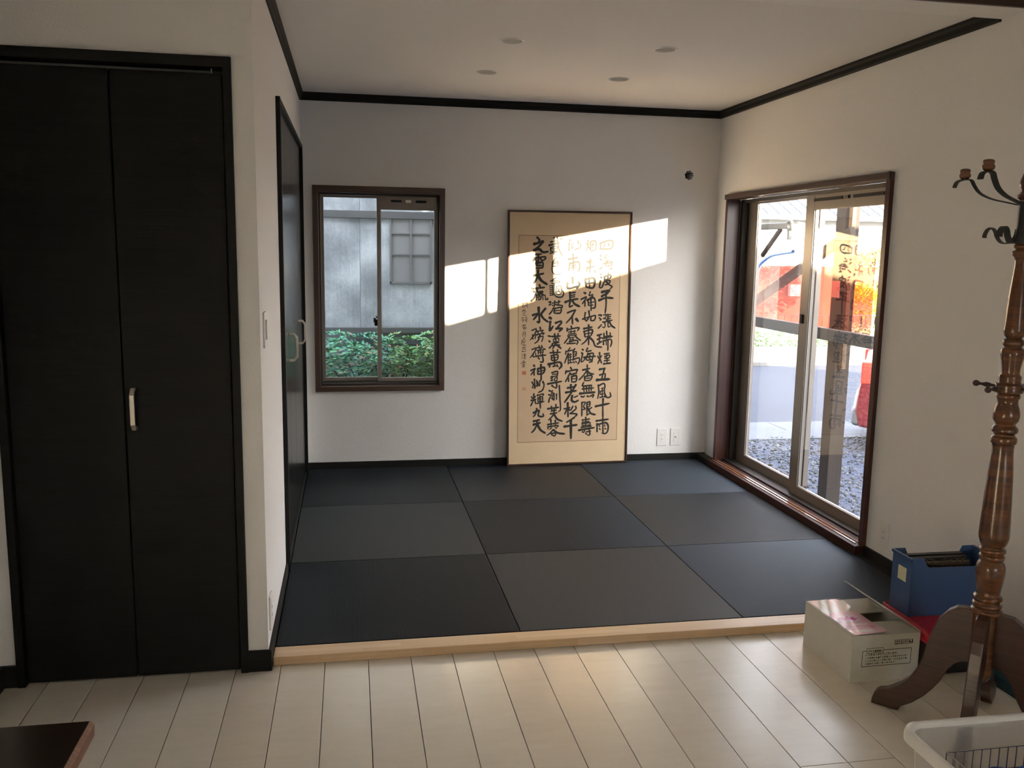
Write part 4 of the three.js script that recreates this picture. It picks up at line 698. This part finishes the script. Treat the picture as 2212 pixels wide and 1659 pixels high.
// ================================================================ outside
const G = -0.418;                                     // ground level of the yard
const asphaltN = noiseField(512, 60, 3), gravelN = noiseField(512, 40, 3);
const out = {
  gravel: std({ map: texture(512, (i) => mixc([35, 40, 54], [76, 82, 102], gravelN[i] * 0.8 + fineNoise[i] * 0.2), true, 0.7), roughness: 0.95, bumpMap: texture(512, grey(gravelN), false, 0.7), bumpScale: 0.02 }),
  slab: std({ map: texture(512, (i) => mixc([64, 67, 77], [84, 87, 97], softNoise[i] * 0.6 + fineNoise[i] * 0.4), true, 1.1), roughness: 0.9, bumpMap: wallBump, bumpScale: 0.002 }),
  road: std({ map: texture(512, (i) => mixc([30, 34, 47], [45, 50, 65], asphaltN[i] * 0.6 + softNoise[i] * 0.4), true, 1.3), roughness: 0.92, bumpMap: wallBump, bumpScale: 0.004 }),
  pave: std({ color: new THREE.Color(0.17, 0.165, 0.15), roughness: 0.95, bumpMap: wallBump, bumpScale: 0.004 }),
  siding: std({ color: new THREE.Color(0.34, 0.34, 0.335), roughness: 0.7 }),
  redwall: std({ map: texture(512, (i) => mixc([120, 62, 50], [168, 96, 80], softNoise[i] * 0.7 + fineNoise[i] * 0.3), true, 1.5), roughness: 0.85 }),
  tile: std({ color: new THREE.Color(0.10, 0.105, 0.12), roughness: 0.6 }),
  mortar: std({ map: texture(512, (i, x, y) => { const m = softNoise[i], w = grainX[((x * 3) % 512) * 512 + (y % 512)]; return mixc([86, 92, 97], [134, 141, 145], Math.max(0, Math.min(1, 0.5 + (m - 0.5) * 1.7 + (w - 0.5) * 0.5 + (fineNoise[i] - 0.5) * 0.4))); }, true, 1.2), roughness: 0.95, bumpMap: softBump, bumpScale: 0.006 }),
  timber: std({ map: woodColor([42, 45, 47], [58, 61, 62], 1.2, 0.2), roughness: 0.85 }),
  post: std({ map: woodColor([30, 23, 18], [48, 38, 30], 1.2, 0.14), roughness: 0.8 }),
  bars: std({ color: new THREE.Color(0.06, 0.065, 0.068), roughness: 0.7 }),
  pale: std({ color: new THREE.Color(0.62, 0.63, 0.64), roughness: 0.6 }),
  greyMetal: phy({ color: new THREE.Color(0.11, 0.115, 0.115), roughness: 0.5, metalness: 0.2 }),
};
struct('ground', [bx(-14, 60, G - 0.3, G, -2.487, 40, 0), bx(-14, 60, G - 0.31, G - 0.03, -60, -2.48, 0)], out.gravel, 'grey gravel yard outside the glass door', 'ground');
struct('road', bx(-14, 60, G - 0.05, G - 0.004, -8.1, -3.37, 0), out.road, 'grey asphalt road beyond the yard', 'road');
struct('pavement', bx(-14, 60, G - 0.05, G + 0.06, -30, -8.1, 0.01), out.pave, 'pale strip of ground along the far side of the road', 'pavement');
{
  const s = structGroup('gutter_slabs', 'two rows of concrete slabs between gravel yard and road', 'paving');
  for (let i = 0; i < 12; i++) {
    part('slab', bx(0.065 + i * 0.951, 0.065 + (i + 1) * 0.951 - 0.012, G - 0.06, G + 0.008 - 0.001 * (i % 3), -3.365, -2.916, 0.006), out.slab, s, { du: i * 0.37, dv: i * 0.71 });
    if (i % 2 === 0) part('slab', bx(0.065 + i * 0.951, 0.065 + (i + 2) * 0.951 - 0.01, G - 0.06, G + 0.012, -2.904, -2.489, 0.006), out.slab, s, { du: i * 0.53, dv: i * 0.29 });
  }
}
{ // loose stones on the visible strip of yard
  const stone = new THREE.IcosahedronGeometry(1, 0), m = new THREE.InstancedMesh(stone, std({ color: 0xffffff, roughness: 0.95 }), 5200), q = new THREE.Object3D(), col = new THREE.Color();
  for (let i = 0; i < m.count; i++) {
    const x = rr(2.95, 5.9), z = rr(-2.55, 0.7), s = rr(0.006, 0.021);
    q.position.set(x, G + s * 0.25, z); q.rotation.set(rr(0, 6), rr(0, 6), rr(0, 6)); q.scale.set(s * rr(0.8, 1.3), s * rr(0.5, 0.8), s); q.updateMatrix(); m.setMatrixAt(i, q.matrix);
    const v = rr(0.03, 0.13); m.setColorAt(i, col.setRGB(v * 0.92, v * 0.96, v * rr(1.0, 1.16)));
  }
  m.name = 'gravel_stones'; scene.add(shade(m)); tag(m, 'loose grey gravel stones scattered over the yard', 'gravel', null, 'stuff');
}

// leaves: a small folded blade
const blade = (() => { const g = new THREE.BufferGeometry(); g.setAttribute('position', new THREE.Float32BufferAttribute([0, 0, 0, -0.5, 0.12, 0.4, 0, 0, 0.45, 0.5, 0.12, 0.4, 0, -0.05, 1], 3)); g.setIndex([0, 1, 2, 0, 2, 3, 1, 4, 2, 2, 4, 3]); g.computeVertexNormals(); g.setAttribute('uv', new THREE.Float32BufferAttribute(new Float32Array(10), 2)); return g; })();
const leafM = std({ color: 0xffffff, roughness: 0.55, side: THREE.DoubleSide });
function foliage(parent, count, place, size, ratio, colour) {
  const m = new THREE.InstancedMesh(blade, leafM, count), o = new THREE.Object3D(), c = new THREE.Color();
  for (let i = 0; i < count; i++) {
    const { p, d } = place(i); o.position.copy(p); o.lookAt(p.clone().add(d)); o.rotateZ(rr(-0.9, 0.9)); const s = size * rr(0.7, 1.25); o.scale.set(s * ratio, s * ratio, s); o.updateMatrix(); m.setMatrixAt(i, o.matrix); m.setColorAt(i, colour(c, p.x));
  }
  m.name = 'foliage'; m.userData.kind = 'stuff'; parent.add(shade(m)); return m;
}
const V = (x, y, z) => new THREE.Vector3(x, y, z);
// nandina: stems carrying feathery sprays
function nandina(label, pos, spread, height, n, tint) {
  const t = thing('nandina_shrub', label, 'shrub', pos);
  const sprays = [];
  for (let i = 0; i < n; i++) {
    const a = rr(0, 6.28), r = Math.sqrt(rnd()) * spread, y0 = height * (0.22 + 0.70 * Math.sqrt(rnd())), base = V(rr(-0.06, 0.06), 0, rr(-0.05, 0.05)), tip = V(Math.cos(a) * r, y0, Math.sin(a) * r * 0.55);
    if (i % 4 === 0) part('stem', tube([base.toArray(), [(base.x + tip.x) * 0.35, y0 * 0.55, (base.z + tip.z) * 0.35], tip.toArray()], 0.006, 10, 5), out.post, t, { uv: false });
    const dir = V(Math.cos(a), rr(-0.25, 0.5), Math.sin(a) * 0.8 + rr(0, 0.5)).normalize();
    for (let k = 0; k < 3; k++) sprays.push([tip, dir.clone().applyAxisAngle(V(0, 1, 0), (k - 1) * 0.7 + rr(-0.2, 0.2)), rr(0.12, 0.22)]);
  }
  const per = 15;
  foliage(t, sprays.length * per, (i) => {
    const [tip, dir, len] = sprays[Math.floor(i / per)], k = i % per, u = (k + 1) / per, side = k % 2 ? 1 : -1, right = V(dir.z, 0, -dir.x).normalize();
    const p = tip.clone().addScaledVector(dir, len * u).add(V(0, -0.05 * u * u, 0)).addScaledVector(right, side * 0.012 * (1 - u));
    return { p, d: dir.clone().multiplyScalar(0.8).addScaledVector(right, side * (0.9 - 0.5 * u)).add(V(0, rr(-0.3, 0.25), 0)).normalize() };
  }, 0.05, 0.34, tint);
  return t;
}
nandina('green nandina shrub with feathery leaves under the neighbouring wall', [0.56, G, -1.36], 0.62, 1.27, 320, (c, x) => {
  if (rnd() > 0.95) return c.setRGB(rr(0.2, 0.3), rr(0.12, 0.18), 0.08);
  return x < 0 ? c.setRGB(rr(0.03, 0.08), rr(0.12, 0.25), rr(0.075, 0.16)) : c.setRGB(rr(0.06, 0.13), rr(0.15, 0.3), rr(0.06, 0.12));
});

// neighbouring building seen through the small window
{
  const t = thing('neighbouring_building', 'weathered grey plastered building close behind the small window', 'building', [0, G, -1.8]);
  const y = (v) => v + T - G;
  for (let i = -3; i < 3; i++) part('wall_panel', bx(0.36 + i * 0.88 + 0.001, 0.36 + (i + 1) * 0.88 - 0.001, y(0.746), y(4.2), -0.03, -0.0006 * (i & 1), 0.001), out.mortar, t, { du: rr(0, 2), dv: rr(0, 2) });
  part('core', bx(-1.85, 2.79, y(0.60), y(4.2), -1.4, -0.031, 0), out.mortar, t);
  part('ledge', bx(-1.85, 2.80, y(0.699), y(0.746), -0.05, 0.05, 0.004), out.timber, t, { label: 'grey ledge along the foot of the plaster' });
  part('beam', bx(-1.85, 2.80, y(1.632), y(1.692), -0.02, 0.03, 0.004), out.timber, t, { label: 'dark grey horizontal beam' });
  part('foundation', bx(-1.85, 2.79, 0, y(0.699), -1.35, -0.30, 0), out.mortar, t, { label: 'recessed foundation' });
  part('roof', bx(-2.1, 3.0, y(4.2), y(4.3), -1.7, 0.1, 0.01), out.tile, t);
  const w = part('window', [bx(0.60, 0.945, y(1.640), y(1.655), 0, 0.022), bx(0.60, 0.945, y(1.105), y(1.125), 0, 0.022), bx(0.60, 0.615, y(1.105), y(1.655), 0, 0.022), bx(0.93, 0.945, y(1.105), y(1.655), 0, 0.022), bx(0.765, 0.780, y(1.105), y(1.655), 0, 0.024), bx(0.60, 0.945, y(1.510), y(1.522), 0, 0.02), bx(0.60, 0.945, y(1.34), y(1.352), 0, 0.02)], out.bars, t, { label: 'small window with thin grey bars' });
  const paneM = std({ color: new THREE.Color(0.115, 0.122, 0.126), roughness: 0.35 });
  for (const [x0, x1] of [[0.615, 0.765], [0.780, 0.93]]) for (const [a, b] of [[1.125, 1.34], [1.352, 1.510], [1.522, 1.640]]) part('pane', bx(x0, x1, y(a), y(b), 0.002, 0.006, 0), paneM, w, { label: 'frosted pale pane' });
}
solo('drain_pipe', [bx(-0.010, 0.010, 0, 1.10, -0.010, 0.010, 0.006), bx(-0.013, 0.013, 0.62, 0.66, -0.013, 0.013, 0.004)], out.pale, 'white pipe standing at the foot of the neighbouring building', 'pipe', [0.062, G, -1.66]);

// timber frame with a tinted screen outside the glass door
{
  const t = thing('timber_frame', 'brown timber post and brace with a dark rail outside the glass door', 'frame', [3.6, G, 0]);
  const y = (v) => v + T - G;
  part('post', bx(0.06, 0.17, 0, y(2.2), -0.235, -0.115, 0.004), out.post, t, { turn: true });
  part('post', bx(-0.30, -0.19, 0, y(2.2), -1.30, -1.19, 0.004), out.post, t, { turn: true });
  part('board', bx(0.085, 0.115, y(0.60), y(2.1), -0.114, -0.070, 0.002), std({ map: woodColor([74, 58, 43], [100, 82, 63], 1.2, 0.14), roughness: 0.8 }), t, { turn: true, label: 'paler board nailed to the post' });
  part('rail', bx(-0.02, 0.03, y(0.800), y(0.884), -1.75, 0.43, 0.004), std({ color: new THREE.Color(0.013, 0.015, 0.016), roughness: 0.6 }), t, { label: 'dark horizontal rail' });
  const b = bx(-0.95, 0.95, -0.035, 0.035, -0.02, 0.02, 0.003); b.rotateY(Math.PI / 2); b.rotateX(-0.375); b.translate(0.04, y(1.21), -0.86); part('brace', b, out.post, t, { turn: true, label: 'slanting brown brace' });
  part('top_beam', bx(0.06, 0.17, y(2.2), y(2.3), -1.75, 0.5, 0.004), out.post, t);
  const s = thing('tinted_screen', 'red tinted see-through screen above the dark rail outside the glass door', 'screen', [3.605, 0.886 + T, 0]);
  const g = prism([[-1.70, 0], [0.37, 0], [0.37, 0.535], [-0.58, 0.44], [-1.70, 0.36]], 0.004); g.rotateY(-Math.PI / 2);
  part('sheet', g, phy({ color: new THREE.Color(0.80, 0.50, 0.47), transmission: 1, thickness: 0, roughness: 0.02, ior: 1.4 }), s, { uv: false });
  solo('paper_notice', bx(-0.001, 0.001, 0, 0.118, -0.045, 0.055, 0), std({ color: new THREE.Color(0.80, 0.66, 0.58), roughness: 0.9 }), 'blank pale paper notice pinned to the timber post', 'notice', [3.658, 1.100 + T, -0.178]);
  const k = thing('laundry_pole_bracket', 'grey metal laundry pole bracket with round end outside the glass door', 'bracket', [3.36, 1.60 + T, -0.33]);
  const ringG = new THREE.TorusGeometry(0.030, 0.013, 8, 20); ringG.rotateY(Math.PI / 2);
  part('arm', [bx(-0.02, 0.02, -0.022, 0.022, -0.86, -0.03, 0.006), ringG], out.greyMetal, k);
  part('drop_bar', bx(-0.012, 0.012, -0.10, -0.025, -0.016, 0.016, 0.006), out.greyMetal, k);
  const br = bx(-0.012, 0.012, -0.015, 0.015, -0.34, 0, 0.004); br.rotateX(-0.62); br.translate(0, -0.02, -0.13); part('brace', br, out.post, k, { label: 'brown slanting brace' });
  solo('bent_pipe', tube([[5.2, G, -4.64], [5.2, 0.6, -4.64], [5.2, 1.117 + T, -4.63], [5.2, 1.193 + T, -4.616], [5.2, 1.279 + T, -4.543], [5.2, 1.33 + T, -4.439], [5.2, 1.381 + T, -4.284], [5.2, 1.406 + T, -4.079], [5.2, 1.432 + T, -3.753]], 0.022, 60, 8), std({ color: new THREE.Color(0.10, 0.17, 0.36), roughness: 0.4 }), 'blue bent pipe standing at the roadside', 'pipe', [0, 0, 0], null, { uv: false });
}
solo('downpipe', tube([[0, 0, 0], [0, 1.4, 0], [0, 2.7, 0]], 0.013, 6, 10), out.pale, 'thin pale downpipe on the outer wall beside the glass door', 'pipe', [3.02, G, 1.575], null, { uv: false });

{
  const g = thing('side_gate', 'tall brown board gate closing the passage behind the house', 'gate', [2.76, G, -0.98]);
  for (let i = 0; i < 12; i++) part('board', bx(-0.012, 0.012, 0.03, 2.5, -0.68 + i * 0.122, -0.68 + i * 0.122 + 0.116, 0.003), out.post, g, { turn: true });
  part('rail', [bx(0.012, 0.045, 0.5, 0.58, -0.68, 0.77, 0.003)], out.post, g); part('rail', [bx(0.012, 0.045, 1.9, 1.98, -0.68, 0.77, 0.003)], out.post, g);
}
solo('porch_post', bx(-0.06, 0.06, 0, 2.9, -0.13, 0.13, 0.004), out.post, 'square porch post outside, beside the glass door', 'post', [3.21, G, 2.125], null, { turn: true });
// garden shed, long neighbouring house: they shade the yard from the low sun
{
  const s = thing('garden_shed', 'grey garden shed with sloping top across the yard', 'shed', [6.0, G, 2.4]);
  const top = (z) => 2.046 - 0.124 * (z - 3.10) + T - G, g = prism([[-3.8, 0], [0, 0], [0, top(2.4) - 0.04], [-3.8, top(6.2) - 0.04]], 1.4); g.rotateY(Math.PI / 2); g.translate(0.72, 0, 0);
  part('wall', g, out.greyMetal, s);
  const r = prism([[-3.85, top(6.25) - 0.04], [0.05, top(2.35) - 0.04], [0.05, top(2.35)], [-3.85, top(6.25)]], 1.45); r.rotateY(Math.PI / 2); r.translate(0.725, 0, 0); part('roof', r, out.greyMetal, s);
  const h = thing('neighbouring_house', 'long low neighbouring house beyond the garden shed', 'house', [17, G, 9]);
  part('wall', bx(-2.6, -1.2, 0, 2.9, -9.9, 12, 0.02), out.siding, h); part('roof', bx(-2.9, -0.9, 2.9, 3.1, -10.1, 12.4, 0.02), out.tile, h);
}

// far side of the road: hedge, fence, shrub, tree, house
{
  const hd = thing('hedge', 'clipped pale green hedge on the far side of the road', 'hedge', [9.2, G, -9.35]);
  foliage(hd, 6500, () => { const x = rr(-3, 3), e = rnd() < 0.6; return { p: V(x, rr(0.02, 0.56 + 0.05 * Math.sin(x * 5)), e ? rr(0.14, 0.28) : rr(-0.28, 0.28)), d: V(rr(-1, 1), rr(-0.2, 1), rr(-0.1, 1)).normalize() }; }, 0.062, 0.6, (c) => c.setRGB(rr(0.2, 0.34), rr(0.3, 0.44), rr(0.18, 0.3)));
  part('core', bx(-3, 3, 0, 0.5, -0.22, 0.18, 0.05), std({ color: new THREE.Color(0.24, 0.33, 0.2), roughness: 1 }), hd, { label: 'dense inner leaves' });
  solo('block_wall', bx(-3.4, 3.4, 0, 0.22, -0.1, 0.1, 0.01), out.slab, 'low concrete block wall in front of the hedge', 'wall', [9.2, G + 0.0, -8.95]);
  const f = thing('railing', 'dark metal railing behind the hedge', 'railing', [9.5, G, -10.2]);
  part('rail', [bx(-3, 3, 0.68, 0.71, -0.015, 0.015, 0.003), bx(-3, 3, 0.12, 0.15, -0.015, 0.015, 0.003)], M.iron, f);
  for (let i = 0; i < 46; i++) part('bar', bx(-2.98 + i * 0.132, -2.98 + i * 0.132 + 0.014, 0.05, 0.70, -0.008, 0.008, 0), M.iron, f);
  const ys = thing('yellow_shrub', 'bright yellow autumn shrub in front of the far house', 'shrub', [10.85, G, -11.4]);
  foliage(ys, 1500, () => { const a = rr(0, 6.28), b = Math.acos(rr(-0.4, 1)), r = 0.48 * rr(0.7, 1); const d = V(Math.sin(b) * Math.cos(a), Math.cos(b), Math.sin(b) * Math.sin(a)); return { p: d.clone().multiplyScalar(r).add(V(0, 0.78, 0)), d }; }, 0.075, 0.6, (c) => c.setRGB(rr(0.6, 0.8), rr(0.36, 0.55), rr(0.01, 0.05)));
  part('stem', tube([[0, 0, 0], [0.02, 0.3, 0], [0, 0.7, 0]], 0.03, 6, 6), out.post, ys, { uv: false });
  const tr = thing('tree', 'green leafy tree before the far house', 'tree', [11.7, G, -12.2]);
  foliage(tr, 2600, () => { const a = rr(0, 6.28), b = Math.acos(rr(-0.8, 1)), r = 0.85 * Math.cbrt(rr(0.2, 1)); const d = V(Math.sin(b) * Math.cos(a), Math.cos(b) * 0.8, Math.sin(b) * Math.sin(a)); return { p: d.clone().multiplyScalar(r).add(V(0, 1.35, 0)), d }; }, 0.085, 0.5, (c) => c.setRGB(rr(0.14, 0.26), rr(0.2, 0.34), rr(0.05, 0.1)));
  part('trunk', tube([[0, 0, 0], [0.05, 0.6, 0.02], [0, 1.3, 0]], 0.06, 8, 7), out.post, tr, { uv: false });

  const h = thing('far_house', 'white sided house with tiled roof on the far side of the road', 'house', [11.5, G, -14]);
  const y = (v) => v + T - G;
  part('lower_wall', bx(-4.2, 5, 0, y(1.12), -5, 0, 0), out.redwall, h, { label: 'red-brown lower wall' });
  for (let i = 0; i < 7; i++) part('siding_board', bx(-4.2, 5, y(1.125) + i * 0.16, y(1.125) + (i + 1) * 0.16 - 0.008, -0.04, 0.012, 0.004), out.siding, h, { label: 'white siding board' });
  part('upper_wall', bx(-4.2, 5, y(1.12), y(2.3), -5, -0.042, 0), out.siding, h);
  part('meter_box', bx(-0.98, -0.72, y(0.42), y(0.70), 0, 0.12, 0.01), out.pale, h, { label: 'pale meter box' });
  part('gutter', tube([[-4.6, y(2.25), 0.42], [0, y(2.25), 0.42], [5.4, y(2.25), 0.42]], 0.06, 8, 10), out.pale, h, { uv: false, label: 'white rain gutter' });
  const slope = 0.42; part('roof_deck', (() => { const g = bx(-4.6, 5.4, -0.05, 0, -5, 0, 0); g.rotateX(slope); g.translate(0, y(2.28), 0.40); return g; })(), out.tile, h);
  const tile = prism([[-0.14, 0.03], [-0.10, 0.045], [-0.03, 0.02], [0.05, 0.0], [0.14, 0.018], [0.14, 0.002], [0.05, -0.016], [-0.03, 0.004], [-0.10, 0.028], [-0.14, 0.014]], 0.30);
  for (let r = 0; r < 8; r++) for (let c = 0; c < 34; c++) {
    const m = part('roof_tile', tile, out.tile, h, { uv: false }); m.rotation.x = slope + 0.06; m.position.set(-4.5 + c * 0.285, y(2.315) + r * 0.26 * Math.sin(slope) + 0.02, 0.30 - r * 0.26 * Math.cos(slope));
  }
}

// red car parked at the edge of the yard
{
  const t = thing('car', 'small red car parked beside the yard, seen past the door frame', 'car', [5.31, G, -2.44], -0.58);
  const paint = phy({ color: new THREE.Color(0.15, 0.014, 0.018), roughness: 0.3, clearcoat: 1, clearcoatRoughness: 0.05 }), darkGlass = phy({ color: new THREE.Color(0.02, 0.022, 0.025), roughness: 0.08 });
  const arch = (x) => { const o = []; for (let i = 0; i <= 10; i++) { const a = Math.PI * i / 10; o.push([x - 0.31 * Math.cos(a), 0.24 + 0.31 * Math.sin(a)]); } return o; };
  const bodyPts = [[0.04, 0.26], [0.0, 0.42], [0.02, 0.62], [0.06, 0.86], [0.30, 0.93], [0.55, 1.38], [0.85, 1.46], [2.0, 1.45], [2.45, 1.05], [3.25, 0.92], [3.38, 0.75], [3.40, 0.30], [3.05, 0.22], ...arch(2.68).reverse(), [2.30, 0.20], [1.05, 0.20], ...arch(0.68).reverse(), [0.30, 0.22]];
  const body = prism(bodyPts.slice().reverse(), 1.45, 0.03); body.translate(0, 0, 0.0); part('body', body, paint, t, { label: 'glossy red body' });
  for (const s of [-1, 1]) {
    const g = prism([[0.48, 0.96], [0.66, 1.36], [1.20, 1.39], [1.20, 0.96]], 0.012); g.translate(0, 0, s * 0.722); part('side_window', g, darkGlass, t);
    const g2 = prism([[1.27, 0.96], [1.27, 1.39], [1.93, 1.38], [2.24, 1.06], [2.24, 0.98]], 0.012); g2.translate(0, 0, s * 0.722); part('side_window', g2, darkGlass, t);
    part('tail_light', bx(0.03, 0.14, 0.66, 0.88, s * 0.64 - 0.09, s * 0.64 + 0.088, 0.02), phy({ color: new THREE.Color(0.5, 0.06, 0.04), roughness: 0.15 }), t, { label: 'red tail light' });
    for (const x of [0.68, 2.68]) {
      const tyre = new THREE.TorusGeometry(0.205, 0.075, 12, 28); tyre.translate(x, 0.28, s * 0.64); const w = part('wheel', tyre, std({ color: new THREE.Color(0.02, 0.02, 0.022), roughness: 0.8 }), t, { uv: false, label: 'black tyre' });
      const hub = lathe([[0, 0.02], [0.05, 0.022], [0.16, 0.012], [0.165, -0.02], [0, -0.02]], 24); hub.rotateX(Math.PI / 2 * s); hub.translate(x, 0.28, s * 0.66); part('rim', hub, M.steel, w, { uv: false });
    }
  }
  part('bumper', bx(-0.03, 0.12, 0.26, 0.44, -0.70, 0.70, 0.04), std({ color: new THREE.Color(0.12, 0.12, 0.13), roughness: 0.6 }), t, { label: 'dark bumper' });
}

scene.traverse((o) => { if (o.isMesh && o.material?.transmission === 1) o.castShadow = false; });
renderer.render(scene, camera);
